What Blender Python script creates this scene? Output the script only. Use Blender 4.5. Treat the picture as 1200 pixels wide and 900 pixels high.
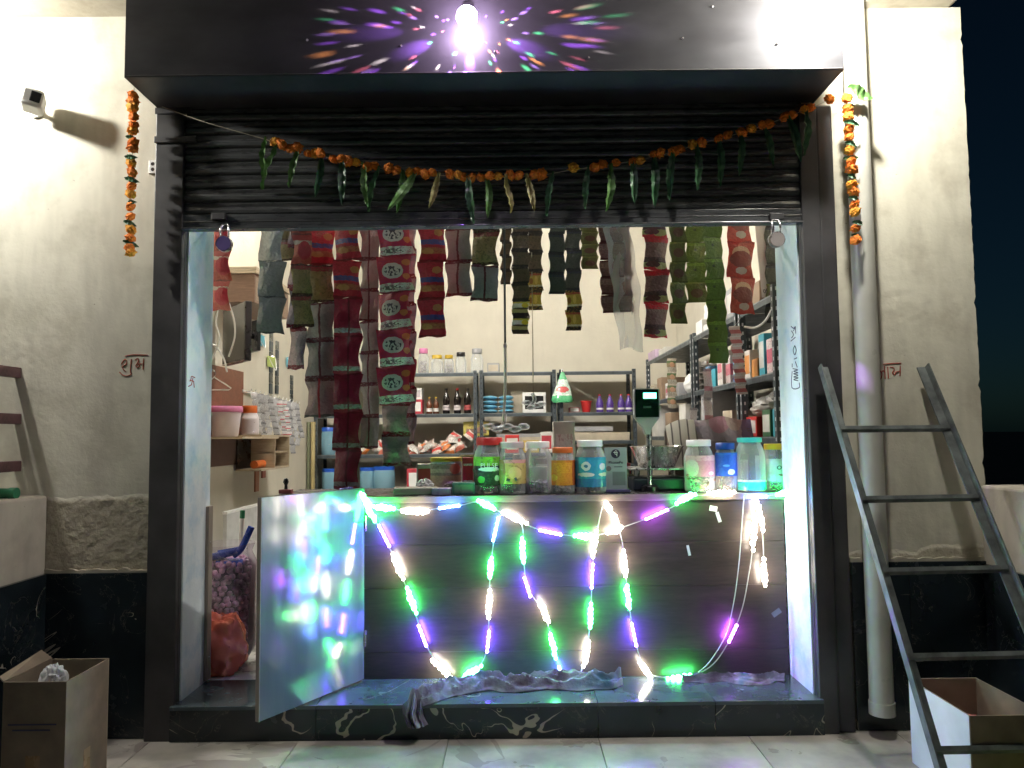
import bpy, math, random
from mathutils import Vector, Matrix
R = math.radians
random.seed(7)
for o in list(bpy.data.objects): bpy.data.objects.remove(o)
sc = bpy.context.scene
col = sc.collection

# ------------------------------------------------------------------ camera
FPX = 900.0                                   # focal length in photo pixels (photo 1200 x 900)
CAM = Vector((0.0, -3.22, 1.21))
CROT = Matrix.Rotation(R(90 + 3.85), 3, 'X') @ Matrix.Rotation(R(-0.63), 3, 'Z')
cd = bpy.data.cameras.new('camera'); cam = bpy.data.objects.new('camera', cd); col.objects.link(cam)
cd.sensor_fit = 'HORIZONTAL'; cd.sensor_width = 36; cd.lens = FPX / 1200 * 36
cd.clip_start = 0.05; cd.clip_end = 3000
cam.matrix_world = Matrix.Translation(CAM) @ CROT.to_4x4()
sc.camera = cam
sc.render.resolution_x = 1024; sc.render.resolution_y = 768

# ------------------------------------------------------------------ night sky
w = bpy.data.worlds.new('World'); sc.world = w; w.use_nodes = True
nt = w.node_tree; bg = nt.nodes['Background']
sky = nt.nodes.new('ShaderNodeTexSky'); sky.sky_type = 'NISHITA'; sky.sun_disc = False
sky.sun_elevation = R(18); sky.sun_rotation = R(200)
tint = nt.nodes.new('ShaderNodeMix'); tint.data_type = 'RGBA'; tint.blend_type = 'MULTIPLY'
tint.inputs[0].default_value = 1.0; tint.inputs[7].default_value = (.30, .72, 1.0, 1)
nt.links.new(sky.outputs[0], tint.inputs[6]); nt.links.new(tint.outputs[2], bg.inputs[0])
bg.inputs[1].default_value = 0.0016
# a very faint moon in place of the sun
sl = bpy.data.lights.new('moon', 'SUN'); sl.energy = 0.01; sl.angle = R(0.5); sl.color = (.8, .9, 1)
so = bpy.data.objects.new('moon', sl); so.rotation_euler = (R(50), 0, R(20)); col.objects.link(so)

vs = sc.view_settings
vs.view_transform = 'Standard'; vs.look = 'None'; vs.exposure = 0.45; vs.gamma = 1.0
vs.use_curve_mapping = False
cy = sc.cycles
cy.max_bounces = 6; cy.diffuse_bounces = 3; cy.glossy_bounces = 3; cy.transmission_bounces = 4; cy.transparent_max_bounces = 14
cy.caustics_reflective = False; cy.caustics_refractive = False; cy.sample_clamp_indirect = 6.0
cy.use_adaptive_sampling = True; cy.adaptive_threshold = 0.02
cy.use_denoising = True

LAMP_L, LAMP_R, TUBE, LED = 1600.0, 1700.0, 370.0, 50.0     # radiances of the lamps in the place

# ------------------------------------------------------------------ helpers
def ray(u, v):
    return CROT @ Vector(((u - 600) / FPX, (450 - v) / FPX, -1.0))
def P(u, v, Y):                                # photo pixel -> point on the plane y = Y
    d = ray(u, v); return CAM + d * ((Y - CAM.y) / d.y)
def PX(u, v, X):
    d = ray(u, v); return CAM + d * ((X - CAM.x) / d.x)
def S(Y): return (Y - CAM.y) / FPX             # metres per photo pixel at depth Y

class MB:
    def __init__(s): s.v = []; s.f = []
    def add(s, vs_, fs):
        n = len(s.v); s.v += [tuple(p) for p in vs_]; s.f += [tuple(i + n for i in f) for f in fs]; return s
    def bx(s, x0, x1, y0, y1, z0, z1, M=None):
        p = [Vector(q) for q in ((x0,y0,z0),(x1,y0,z0),(x1,y1,z0),(x0,y1,z0),(x0,y0,z1),(x1,y0,z1),(x1,y1,z1),(x0,y1,z1))]
        if M is not None: p = [M @ q for q in p]
        return s.add(p, [(3,2,1,0),(4,5,6,7),(0,1,5,4),(1,2,6,5),(2,3,7,6),(3,0,4,7)])
    def tube(s, path, r, n=6, cap=True, rf=None, flat=None):
        path = [Vector(p) for p in path]; m = len(path); rings = []
        prev = None
        for i, p in enumerate(path):
            t = (path[min(i+1, m-1)] - path[max(i-1, 0)])
            t = t.normalized() if t.length > 1e-9 else Vector((0,0,1))
            if prev is None:
                a = Vector((0,1,0)) if abs(t.y) < .9 else Vector((1,0,0))
                a = (a - t * a.dot(t)).normalized()
            else:
                a = prev - t * prev.dot(t); a = a.normalized() if a.length > 1e-6 else Vector((0,1,0))
            prev = a; b = t.cross(a)
            ring = []
            for k in range(n):
                th = 2 * math.pi * k / n
                rr = rf(i / max(1, m-1), th) if rf else r
                fa = flat if flat else 1.0
                ring.append(p + (a * math.cos(th) * fa + b * math.sin(th)) * rr)
            rings.append(ring)
        vv = [q for rg in rings for q in rg]; ff = []
        for i in range(m - 1):
            for k in range(n):
                ff.append((i*n+k, i*n+(k+1) % n, (i+1)*n+(k+1) % n, (i+1)*n+k))
        if cap: ff += [tuple(reversed(range(n))), tuple((m-1)*n+k for k in range(n))]
        return s.add(vv, ff)
    def lathe(s, prof, n=20, c=(0,0,0), a0=0, a1=None, cap=True, sx=1, sy=1):
        full = a1 is None; a1 = 2*math.pi if full else a1
        cols = n if full else n + 1; vv = []; ff = []
        for (r, z) in prof:
            for k in range(cols):
                th = a0 + (a1 - a0) * k / n
                vv.append((c[0] + r*math.cos(th)*sx, c[1] + r*math.sin(th)*sy, c[2] + z))
        for i in range(len(prof) - 1):
            for k in range(n):
                k2 = (k+1) % cols
                ff.append((i*cols+k, i*cols+k2, (i+1)*cols+k2, (i+1)*cols+k))
        if full and cap:
            if prof[0][0] > 1e-5: ff.append(tuple(reversed(range(cols))))
            if prof[-1][0] > 1e-5: ff.append(tuple((len(prof)-1)*cols+k for k in range(cols)))
        return s.add(vv, ff)
    def ball(s, c, r, n=8, m=6, sc_=(1,1,1), jit=0, M=None, rnd=random):
        vv = []; ff = []
        c = Vector(c)
        for i in range(m + 1):
            ph = math.pi * i / m
            for k in range(n):
                th = 2*math.pi*k/n
                q = r * (1 + (rnd.uniform(-jit, jit) if 0 < i < m else 0))
                p = Vector((q*math.sin(ph)*math.cos(th)*sc_[0], q*math.sin(ph)*math.sin(th)*sc_[1], q*math.cos(ph)*sc_[2]))
                if M is not None: p = M @ p
                vv.append(c + p)
        for i in range(m):
            for k in range(n):
                ff.append((i*n+k, (i+1)*n+k, (i+1)*n+(k+1) % n, i*n+(k+1) % n))
        return s.add(vv, ff)
    def grid(s, fn, nu, nv):
        vv = [fn(i/nu, j/nv) for j in range(nv+1) for i in range(nu+1)]; w_ = nu + 1
        return s.add(vv, [(j*w_+i, j*w_+i+1, (j+1)*w_+i+1, (j+1)*w_+i) for j in range(nv) for i in range(nu)])
    def prism(s, pts, y0, y1):                 # outline in x,z extruded along y
        n = len(pts)
        vv = [(x, y0, z) for x, z in pts] + [(x, y1, z) for x, z in pts]
        return s.add(vv, [tuple(range(n)), tuple(reversed(range(n, 2*n)))] + [(i, i+n, (i+1) % n + n, (i+1) % n) for i in range(n)])
    def mesh(s, name, mat, smooth=False):
        me = bpy.data.meshes.new(name); me.from_pydata(s.v, [], s.f); me.update()
        if mat: me.materials.append(mat)
        if smooth:
            me.polygons.foreach_set('use_smooth', [True]*len(me.polygons))
            try: me.set_sharp_from_angle(angle=R(50))
            except Exception: pass
        return me
    def build(s, name, mat, parent=None, smooth=False, loc=None, bev=0, kind=None):
        import bmesh
        me = s.mesh(name, mat, smooth)
        bm = bmesh.new(); bm.from_mesh(me); bmesh.ops.recalc_face_normals(bm, faces=bm.faces); bm.to_mesh(me); bm.free()
        return link(name, me, parent, loc, bev, kind)
def link(name, me, parent=None, loc=None, bev=0, kind=None, rot=None):
    o = bpy.data.objects.new(name, me); col.objects.link(o)
    if parent: o.parent = parent
    if loc is not None: o.location = loc
    if rot is not None: o.rotation_euler = rot
    if bev:
        b = o.modifiers.new('bevel', 'BEVEL'); b.width = bev; b.segments = 2; b.limit_method = 'ANGLE'
    if kind: o['kind'] = kind
    return o
def tag(o, label, cat, group=None):
    o['label'] = label; o['category'] = cat
    if group: o['group'] = group
    return o
def thing(name, label, cat, loc=(0,0,0), group=None, rz=0):
    o = bpy.data.objects.new(name, None); col.objects.link(o); o.location = loc; o.rotation_euler = (0,0,rz)
    o.empty_display_size = .05
    return tag(o, label, cat, group)
def curve(pts, k=6):                           # Catmull-Rom
    pts = [Vector(p) for p in pts]; q = [pts[0]] + pts + [pts[-1]]; out = []
    for i in range(1, len(q) - 2):
        a, b, c, d = q[i-1], q[i], q[i+1], q[i+2]
        for j in range(k):
            t = j / k
            out.append(.5*((2*b) + (c-a)*t + (2*a-5*b+4*c-d)*t*t + (3*b-a-3*c+d)*t**3))
    out.append(pts[-1]); return out
def text_mesh(body, size, mat, ext=.0006):
    cu = bpy.data.curves.new('txt', 'FONT'); cu.body = body; cu.size = size; cu.extrude = ext
    cu.align_x = 'CENTER'; cu.align_y = 'CENTER'; cu.resolution_u = 2
    o = bpy.data.objects.new('txt', cu); col.objects.link(o)
    bpy.context.view_layer.update()
    me = bpy.data.meshes.new_from_object(o.evaluated_get(bpy.context.evaluated_depsgraph_get()))
    bpy.data.objects.remove(o); me.materials.clear(); me.materials.append(mat); return me

from mathutils import noise as mnoise
def crumple(c, sx_, sy_, sz_, amp=.35, fr=2.2, seed=0, nu=40, nv=26, mb=None, floor=None):
    mb = mb or MB(); c = Vector(c); o_ = Vector((seed*7.3, seed*3.1, seed*5.7))
    def f(u, v):
        th = u*2*math.pi; ph = v*math.pi
        d = Vector((math.sin(ph)*math.cos(th), math.sin(ph)*math.sin(th), math.cos(ph)))
        q = d*fr + o_
        r = 1 + amp*(1 - 2.2*abs(mnoise.noise(q)))*.6 + amp*.5*(.5-abs(mnoise.noise(q*2.3)))*1.2 + amp*.22*(.4-abs(mnoise.noise(q*5.1)))
        p = c + Vector((d.x*sx_, d.y*sy_, d.z*sz_))*r
        if floor is not None and p.z < floor: p.z = floor
        return p
    return mb.grid(f, nu, nv)

# ------------------------------------------------------------------ materials
def nodes(name):
    m = bpy.data.materials.new(name); m.use_nodes = True; t = m.node_tree
    return m, t, t.nodes['Principled BSDF']
def ramp(t, fac, stops, const=False):
    n = t.nodes.new('ShaderNodeValToRGB'); cr = n.color_ramp
    if const: cr.interpolation = 'CONSTANT'
    while len(cr.elements) < len(stops): cr.elements.new(.5)
    for e, (p, c) in zip(cr.elements, stops):
        e.position = p; e.color = (*c, 1) if not isinstance(c, (int, float)) else (c, c, c, 1)
    t.links.new(fac, n.inputs[0]); return n.outputs[0]
def noise(t, vec, scale, detail=4, rough=.55, dist=0):
    n = t.nodes.new('ShaderNodeTexNoise'); n.inputs['Scale'].default_value = scale
    n.inputs['Detail'].default_value = detail; n.inputs['Roughness'].default_value = rough; n.inputs['Distortion'].default_value = dist
    if vec: t.links.new(vec, n.inputs['Vector'])
    return n.outputs['Fac']
def coords(t, kind='Object', scale=(1,1,1), rot=(0,0,0)):
    c = t.nodes.new('ShaderNodeTexCoord'); mp = t.nodes.new('ShaderNodeMapping')
    mp.inputs['Scale'].default_value = scale; mp.inputs['Rotation'].default_value = rot
    t.links.new(c.outputs[kind], mp.inputs['Vector']); return mp.outputs[0]
def world_pos(t, scale=(1,1,1)):
    g = t.nodes.new('ShaderNodeNewGeometry'); mp = t.nodes.new('ShaderNodeMapping')
    mp.inputs['Scale'].default_value = scale
    t.links.new(g.outputs['Position'], mp.inputs['Vector']); return mp.outputs[0]
def mix(t, fac, a, b, mode='MIX'):
    n = t.nodes.new('ShaderNodeMix'); n.data_type = 'RGBA'; n.blend_type = mode
    for i, x in ((0, fac), (6, a), (7, b)):
        if isinstance(x, (int, float)): n.inputs[i].default_value = x
        elif isinstance(x, tuple): n.inputs[i].default_value = (*x, 1)
        else: t.links.new(x, n.inputs[i])
    return n.outputs[2]
def math_(t, op, a, b=0.0, c=None):
    n = t.nodes.new('ShaderNodeMath'); n.operation = op
    for i, x in enumerate((a, b, c)):
        if x is None: continue
        if isinstance(x, (int, float)): n.inputs[i].default_value = x
        else: t.links.new(x, n.inputs[i])
    return n.outputs[0]
def bump(t, b, h, strength=.3, dist=.01):
    n = t.nodes.new('ShaderNodeBump'); n.inputs['Strength'].default_value = strength; n.inputs['Distance'].default_value = dist
    t.links.new(h, n.inputs['Height']); t.links.new(n.outputs[0], b.inputs['Normal'])
def simple(name, c, rough=.5, metal=0, var=.12, scale=9, bmp=0, spec=.5, streak=None):
    m, t, b = nodes(name)
    v = coords(t, 'Object', streak or (1,1,1))
    n = noise(t, v, scale, 5)
    d = tuple(x*(1-var*1.6) for x in c); e = tuple(min(1, x*(1+var)) for x in c)
    t.links.new(ramp(t, n, [(.3, d), (.7, e)]), b.inputs['Base Color'])
    t.links.new(ramp(t, noise(t, v, scale*2.3, 4), [(.3, max(0, rough-.08)), (.7, min(1, rough+.1))]), b.inputs['Roughness'])
    b.inputs['Metallic'].default_value = metal; b.inputs['Specular IOR Level'].default_value = spec
    if bmp: bump(t, b, noise(t, v, scale*6, 5), bmp, .004)
    return m
def emit(name, c, s):
    m, t, b = nodes(name)
    b.inputs['Base Color'].default_value = (*c, 1); b.inputs['Emission Color'].default_value = (*c, 1); b.inputs['Emission Strength'].default_value = s
    return m
def clear(name, tintc=(1,1,1), opac=.16, rough=.08, bmp=0, bscale=40):
    m, t, b = nodes(name)
    b.inputs['Base Color'].default_value = (*tintc, 1); b.inputs['Roughness'].default_value = rough
    tr = t.nodes.new('ShaderNodeBsdfTransparent'); tr.inputs[0].default_value = (*[min(1, .55+.45*x) for x in tintc], 1)
    lw = t.nodes.new('ShaderNodeLayerWeight'); lw.inputs[0].default_value = .35
    f = math_(t, 'MULTIPLY_ADD', lw.outputs['Facing'], .6, opac)
    ms = t.nodes.new('ShaderNodeMixShader'); t.links.new(f, ms.inputs[0])
    t.links.new(tr.outputs[0], ms.inputs[1]); t.links.new(b.outputs[0], ms.inputs[2])
    t.links.new(ms.outputs[0], t.nodes['Material Output'].inputs[0])
    if bmp: bump(t, b, noise(t, coords(t), bscale, 3), bmp, .004)
    return m
def packmat(name, stops, emblem=None, ink=None, seam=None, rough=.26, metal=0.0, ring=None, inkscale=(9, 9, 16)):
    """printed foil: colour bands up the packet, an emblem, small print; Generated coordinates"""
    m, t, b = nodes(name)
    tc = t.nodes.new('ShaderNodeTexCoord'); sp = t.nodes.new('ShaderNodeSeparateXYZ')
    t.links.new(tc.outputs['Generated'], sp.inputs[0]); x, z = sp.outputs[0], sp.outputs[2]
    wn = noise(t, tc.outputs['Generated'], 7, 3); wob = math_(t, 'MULTIPLY_ADD', wn, .07, -.035)
    x = math_(t, 'ADD', x, math_(t, 'MULTIPLY_ADD', noise(t, tc.outputs['Generated'], 9, 2), .05, -.025)); z0 = z; z = math_(t, 'ADD', z, wob)
    c = ramp(t, z, stops, True)
    oi = t.nodes.new('ShaderNodeObjectInfo')
    if ink:
        mp = t.nodes.new('ShaderNodeMapping'); mp.inputs['Scale'].default_value = inkscale
        t.links.new(tc.outputs['Generated'], mp.inputs[0])
        nn = noise(t, mp.outputs[0], 1.0, 3, .6)
        f = math_(t, 'MULTIPLY', math_(t, 'GREATER_THAN', nn, .56), ink[1])
        c = mix(t, f, c, ink[0])
    if seam:
        f = math_(t, 'LESS_THAN', math_(t, 'ABSOLUTE', math_(t, 'SUBTRACT', x, .5)), .035)
        c = mix(t, f, c, seam)
    for e in (emblem or []):
        ec, cx, cz, rx, rz = e[:5]
        dx = math_(t, 'DIVIDE', math_(t, 'SUBTRACT', x, cx), rx); dz = math_(t, 'DIVIDE', math_(t, 'SUBTRACT', z, cz), rz)
        r2 = math_(t, 'ADD', math_(t, 'MULTIPLY', dx, dx), math_(t, 'MULTIPLY', dz, dz))
        msk_ = math_(t, 'LESS_THAN', r2, 1.0)
        if len(e) > 5:
            mp2 = t.nodes.new('ShaderNodeMapping'); mp2.inputs['Scale'].default_value = e[5]
            t.links.new(tc.outputs['Generated'], mp2.inputs[0])
            msk_ = math_(t, 'MULTIPLY', msk_, math_(t, 'GREATER_THAN', noise(t, mp2.outputs[0], 1.0, 1, .4), .5))
        c = mix(t, msk_, c, ec)
    c = mix(t, 1.0, c, ramp(t, oi.outputs['Random'], [(0, 1.0), (1, 1.3)]), 'MULTIPLY')
    t.links.new(c, b.inputs['Base Color'])
    b.inputs['Roughness'].default_value = rough; b.inputs['Metallic'].default_value = metal
    b.inputs['Coat Weight'].default_value = .5; b.inputs['Coat Roughness'].default_value = .12
    rdg = math_(t, 'ABSOLUTE', math_(t, 'SUBTRACT', noise(t, coords(t), 30, 2, .6), .5))
    bump(t, b, math_(t, 'ADD', rdg, math_(t, 'MULTIPLY', noise(t, coords(t), 75, 2), .3)), .75, .012)
    return m

# plaster of the outer walls: cream wash, stains, trowel marks, bare rough cement low down
def plaster(name, base, dark, rough_patch=True, amt=1.0, low=None):
    m, t, b = nodes(name)
    v = world_pos(t)
    n1 = noise(t, v, 1.6, 2, .6); n2 = noise(t, v, 5, 4, .6); n3 = noise(t, v, 42, 3, .7)
    c = ramp(t, n2, [(.28, dark), (.5, base), (.8, tuple(min(1, x*1.06) for x in base))])
    st = ramp(t, noise(t, world_pos(t, (3.0, 3.0, .8)), 1.7, 3, .7), [(.45, 0), (.75, .5*amt)])
    c = mix(t, st, c, tuple(x*.62 for x in dark))
    sp = ramp(t, noise(t, v, 48, 3, .6), [(.70, 0), (.74, .5*amt)])
    c = mix(t, sp, c, (.16, .12, .08))
    h = math_(t, 'MULTIPLY_ADD', n2, .55, math_(t, 'MULTIPLY', n3, .16))
    if rough_patch:
        vo = t.nodes.new('ShaderNodeTexVoronoi'); vo.inputs['Scale'].default_value = 26; vo.feature = 'SMOOTH_F1'
        t.links.new(v, vo.inputs['Vector'])
        msk = ramp(t, n1, [(.54, 0), (.66, 1)])
        h = math_(t, 'ADD', h, math_(t, 'MULTIPLY', math_(t, 'MULTIPLY', vo.outputs['Distance'], msk), .35))
    if low:
        sp2 = t.nodes.new('ShaderNodeSeparateXYZ'); t.links.new(v, sp2.inputs[0])
        z = math_(t, 'ADD', sp2.outputs[2], math_(t, 'MULTIPLY_ADD', n2, .14, -.07))
        lm = ramp(t, math_(t, 'DIVIDE', z, 2.0), [((low-.012)/2, 1), ((low+.004)/2, 0)])
        c = mix(t, lm, c, ramp(t, n3, [(.3, (.34, .30, .235)), (.6, (.46, .42, .33)), (.8, (.54, .50, .40))]))
        h = math_(t, 'ADD', h, math_(t, 'MULTIPLY', lm, math_(t, 'MULTIPLY', noise(t, v, 17, 4, .55), 1.5)))
    t.links.new(c, b.inputs['Base Color']); b.inputs['Roughness'].default_value = .85
    b.inputs['Specular IOR Level'].default_value = .2
    bump(t, b, h, .45, .02)
    return m
def marble(name, base, vein, thr=.012, scale=1.3, rough=.12, second=None):
    m, t, b = nodes(name)
    oi = t.nodes.new('ShaderNodeObjectInfo')
    g = t.nodes.new('ShaderNodeNewGeometry')
    off = t.nodes.new('ShaderNodeVectorMath'); off.operation = 'ADD'
    sc_ = t.nodes.new('ShaderNodeCombineXYZ')
    r = math_(t, 'MULTIPLY', oi.outputs['Random'], 17.0)
    for i in range(3): t.links.new(r, sc_.inputs[i])
    t.links.new(g.outputs['Position'], off.inputs[0]); t.links.new(sc_.outputs[0], off.inputs[1])
    v = off.outputs[0]
    n = noise(t, v, scale, 4, .5, .9)
    d = math_(t, 'ABSOLUTE', math_(t, 'SUBTRACT', n, .5))
    w_ = ramp(t, noise(t, v, 2.6, 3), [(.48, 0.0), (.68, 1.0)])
    f = math_(t, 'MULTIPLY', math_(t, 'LESS_THAN', d, math_(t, 'MULTIPLY', w_, thr)), .9)
    n2 = noise(t, v, scale*3, 5, .6, 1.2)
    f2 = math_(t, 'MULTIPLY', math_(t, 'LESS_THAN', math_(t, 'ABSOLUTE', math_(t, 'SUBTRACT', n2, .58)), .004), .16)
    c = mix(t, f2, ramp(t, noise(t, v, 5, 6), [(.3, tuple(x*.7 for x in base)), (.7, tuple(x*1.5 for x in base))]), vein)
    c = mix(t, f, c, vein)
    t.links.new(c, b.inputs['Base Color'])
    t.links.new(ramp(t, noise(t, v, 6, 5), [(.3, rough), (.75, rough+.2)]), b.inputs['Roughness'])
    return m
def woodmat(name, a, b_, scale=(1.2, 9, 9), rough=.4, axis='X'):
    m, t, b = nodes(name)
    v = coords(t, 'Object', scale if axis == 'X' else (9, 9, 1.2))
    n = noise(t, v, 2.2, 6, .65, .6); n2 = noise(t, v, 12, 4, .6)
    c = mix(t, .35, ramp(t, n, [(.3, a), (.7, b_)]), ramp(t, n2, [(.35, tuple(x*.6 for x in a)), (.7, b_)]))
    t.links.new(c, b.inputs['Base Color']); b.inputs['Roughness'].default_value = rough
    bump(t, b, n2, .08, .002)
    return m

M = {}
M['plaster'] = plaster('cream plaster', (.66, .63, .53), (.51, .48, .39), low=.97)
M['plaster_r'] = plaster('cream rough plaster', (.62, .585, .475), (.46, .42, .33), low=.72)
M['slab'] = plaster('slab plaster', (.45, .41, .33), (.34, .30, .23))
M['jamb'] = plaster('pale blue washed jamb', (.74, .80, .82), (.42, .60, .72), False, .35)
M['inner'] = plaster('interior cream wall', (.64, .60, .50), (.61, .57, .475), False, .2)
M['parapet'] = plaster('parapet plaster', (.56, .51, .42), (.42, .37, .30))
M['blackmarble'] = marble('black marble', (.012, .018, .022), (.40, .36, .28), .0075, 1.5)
M['treadmarble'] = marble('dusty LED lit black marble', (.055, .078, .088), (.36, .34, .30), .005, 1.5, .10)  # tread dust, plus teal LED light put into the base colour
M['floor'] = marble('porch tile', (.36, .335, .295), (.26, .23, .20), .03, 1.2, .25)
M['ifloor'] = marble('interior tile', (.46, .45, .43), (.34, .32, .31), .02, 1.2, .2)
M['hood'] = simple('dark painted sheet', (.040, .039, .045), .52, .25, .30, 2.2, .05, streak=(1.2, 1, 2.5))
M['slat'] = simple('shutter slat steel', (.12, .122, .126), .28, .4, .3, 5, .06, streak=(.6, 1, 6))
M['post'] = simple('grey painted guide', (.062, .060, .062), .45, .25, .25, 5, .05)
M['steel'] = simple('bare steel', (.55, .55, .56), .25, 1, .1, 12)
M['rack'] = simple('slate grey rack', (.075, .092, .105), .42, .4, .2, 9)
M['rackdark'] = simple('rack holes', (.01, .01, .012), .7)
M['rackedge'] = simple('rack edge', (.22, .25, .27), .4, .4, .2, 9)
M['ladder'] = simple('weathered ladder steel', (.15, .165, .16), .48, .5, .35, 14, .15)
M['pvc'] = simple('cream pvc pipe', (.50, .49, .43), .35, 0, .12, 4, .05)
M['card'] = simple('cardboard', (.20, .155, .11), .85, 0, .15, 10, .1)
M['cardin'] = simple('cardboard inner', (.33, .27, .195), .85, 0, .12, 10, .1)
M['cardwhite'] = simple('white coated card', (.68, .70, .72), .6, 0, .08, 6)
M['white'] = simple('white plastic', (.78, .78, .76), .35, 0, .05)
M['black'] = simple('black plastic', (.012, .012, .014), .3)
M['redbrown'] = simple('mauve brown bar paint', (.11, .055, .055), .5, 0, .3, 14, .2)
M['greenpipe'] = simple('green pipe', (.02, .20, .09), .4, 0, .2)
M['thread'] = simple('thread', (.45, .40, .30), .8)
M['orange'] = simple('marigold', (.88, .235, .02), .75, 0, .2, 60, .6)
M['orange2'] = simple('pale marigold', (.92, .38, .035), .75, 0, .2, 60, .6)
M['leaf'] = simple('mango leaf', (.13, .26, .08), .38, 0, .35, 30, .2)
M['leaf2'] = simple('dry mango leaf', (.36, .33, .12), .5, 0, .35, 30, .2)
M['leaf3'] = simple('dark leaf', (.07, .17, .08), .35, 0, .3, 30, .2)
M['ink'] = simple('red chalk', (.34, .07, .045), .9)
M['darkink'] = simple('dark pen', (.05, .05, .10), .8)
M['wood'] = woodmat('dark walnut laminate', (.034, .025, .022), (.078, .057, .048), rough=.32)
M['woodedge'] = woodmat('counter edge', (.10, .075, .06), (.22, .18, .15), rough=.35)
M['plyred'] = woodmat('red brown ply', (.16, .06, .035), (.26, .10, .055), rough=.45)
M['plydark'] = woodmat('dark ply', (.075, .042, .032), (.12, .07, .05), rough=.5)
M['cream_wood'] = woodmat('pale wood', (.42, .33, .22), (.56, .47, .34), rough=.5)
M['batten'] = woodmat('grey batten', (.20, .16, .13), (.32, .27, .22), rough=.7, axis='Z')
M['clearjar'] = clear('clear jar plastic', (.92, .95, .96), .17, .07)
M['clearbag'] = clear('clear polythene', (.96, .98, 1), .24, .12, 1.0, 34)
M['thinbag'] = clear('thin polythene', (.93, .88, .95), .10, .12, .6, 30)
M['tubplastic'] = clear('milky tub', (.90, .84, .88), .55, .3)
def led(c, s): return emit('led', c, s)

# laminate of the flap door: pale grey and glossy with vertical brush marks
m, t, b = nodes('grey gloss laminate'); v = coords(t, 'Object', (9, 9, .7))
n = noise(t, v, 2, 5)
t.links.new(ramp(t, n, [(.3, (.075, .092, .115)), (.7, (.10, .12, .145))]), b.inputs['Base Color'])
t.links.new(ramp(t, noise(t, v, 3, 4), [(.3, .09), (.7, .16)]), b.inputs['Roughness'])
b.inputs['Specular IOR Level'].default_value = .75; b.inputs['Coat Weight'].default_value = .12; b.inputs['Coat Roughness'].default_value = .06; bump(t, b, noise(t, coords(t), 14, 2), .10, .004); M['flap'] = m

# ------------------------------------------------------------------ ground and floors
g = MB().bx(-400, 400, -60, 900, -.6, -.012).build('ground', simple('dusty earth', (.16, .13, .10), .95, 0, .3, 2, .3)); g['kind'] = 'structure'
pf = MB().bx(-2.6, 2.6, -3.1, .20, -.011, -.006).build('porch_floor', simple('tile grout', (.27, .25, .22), .9)); pf['kind'] = 'structure'
tw = 0.60; tm = MB().bx(.002, tw-.002, .002, tw-.002, -.0055, 0).mesh('tile', M['floor'])
for i in range(-4, 5):
    for j in range(-4, 1):
        x = i*tw - .27
        link('tile', tm, pf, (x, j*tw - .60 - .002*((i*7+j*3) % 2) + .02, .0004*((i+2*j) % 3)))
fl = MB().bx(-1.95, 1.75, .275, 4.85, .02, .132).build('shop_floor', simple('floor grout', (.2, .19, .18), .9)); fl['kind'] = 'structure'
tm2 = MB().bx(.002, tw-.002, .002, tw-.002, 0, .006).mesh('tile', M['ifloor'])
for i in range(6):
    for j in range(7):
        link('tile', tm2, fl, (-1.93 + i*tw, .60 + j*tw, .1325))
fm = MB().bx(-1.94, 1.74, .278, .598, .1325, .1385).build('tile', M['ifloor'], fl)

# ------------------------------------------------------------------ the shop building
bd = thing('shop_building', 'cream plastered shop front with black marble dado and a wide open bay', 'building', (0,0,0))
XL, XR = -1.375, 1.225
MB().bx(-3.0, XL-.001, 0, .27, .0, 3.045).build('outer_wall', M['plaster'], bd)
rnd = random.Random(3)
edge = [(1.965 + rnd.uniform(-.0018, .0018) - (.008 if rnd.random() < .04 else 0), z) for z in [i*.025 for i in range(0, 121)]]
MB().prism([(XR+.001, 0)] + edge + [(1.965, 3.045), (XR+.001, 3.045)], 0, .27).build('outer_wall', M['plaster_r'], bd)
MB().bx(XL, XR, .06, .27, 2.66, 3.62).build('lintel', M['slab'], bd)
MB().bx(XL-.0005, XL+.006, .0005, .272, .139, 2.66).build('jamb', M['jamb'], bd)
MB().bx(XR-.006, XR+.0005, .0005, .272, .139, 2.66).build('jamb', M['jamb'], bd)
MB().bx(-2.07, -1.95, .271, 4.97, 0, 3.62).build('side_wall', M['inner'], bd)
MB().bx(1.75, 1.87, .271, 4.97, 0, 3.62).build('side_wall', M['inner'], bd)
MB().bx(-1.949, 1.749, 4.85, 4.97, 0, 3.62).build('back_wall', M['inner'], bd)
MB().bx(-1.949, XL-.002, .2705, .276, .14, 3.62).build('inner_facing', M['inner'], bd)
MB().bx(XR+.002, 1.749, .2705, .276, .14, 3.62).build('inner_facing', M['inner'], bd)
MB().bx(-3.0, 1.93, -.80, .27, 3.046, 3.166).build('porch_slab', M['slab'], bd, bev=.02)
MB().bx(-2.07, 1.87, .05, 4.97, 3.621, 3.75).build('roof_slab', M['slab'], bd)
MB().bx(-2.07, 1.87, .005, .049, 3.167, 3.62).build('upper_wall', M['slab'], bd)
# marble dado slabs
for x0, x1 in ((-2.9, -2.36), (-2.358, -1.94), (-1.938, -1.498)):
    MB().bx(x0, x1, -.022, -.001, .002, .665).build('marble_slab', M['blackmarble'], bd, bev=.002)
for x0, x1 in ((1.385, 1.62), (1.622, 1.97)):
    MB().bx(x0, x1, -.022, -.001, .002, .675).build('marble_slab', M['blackmarble'], bd, bev=.002)
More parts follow.
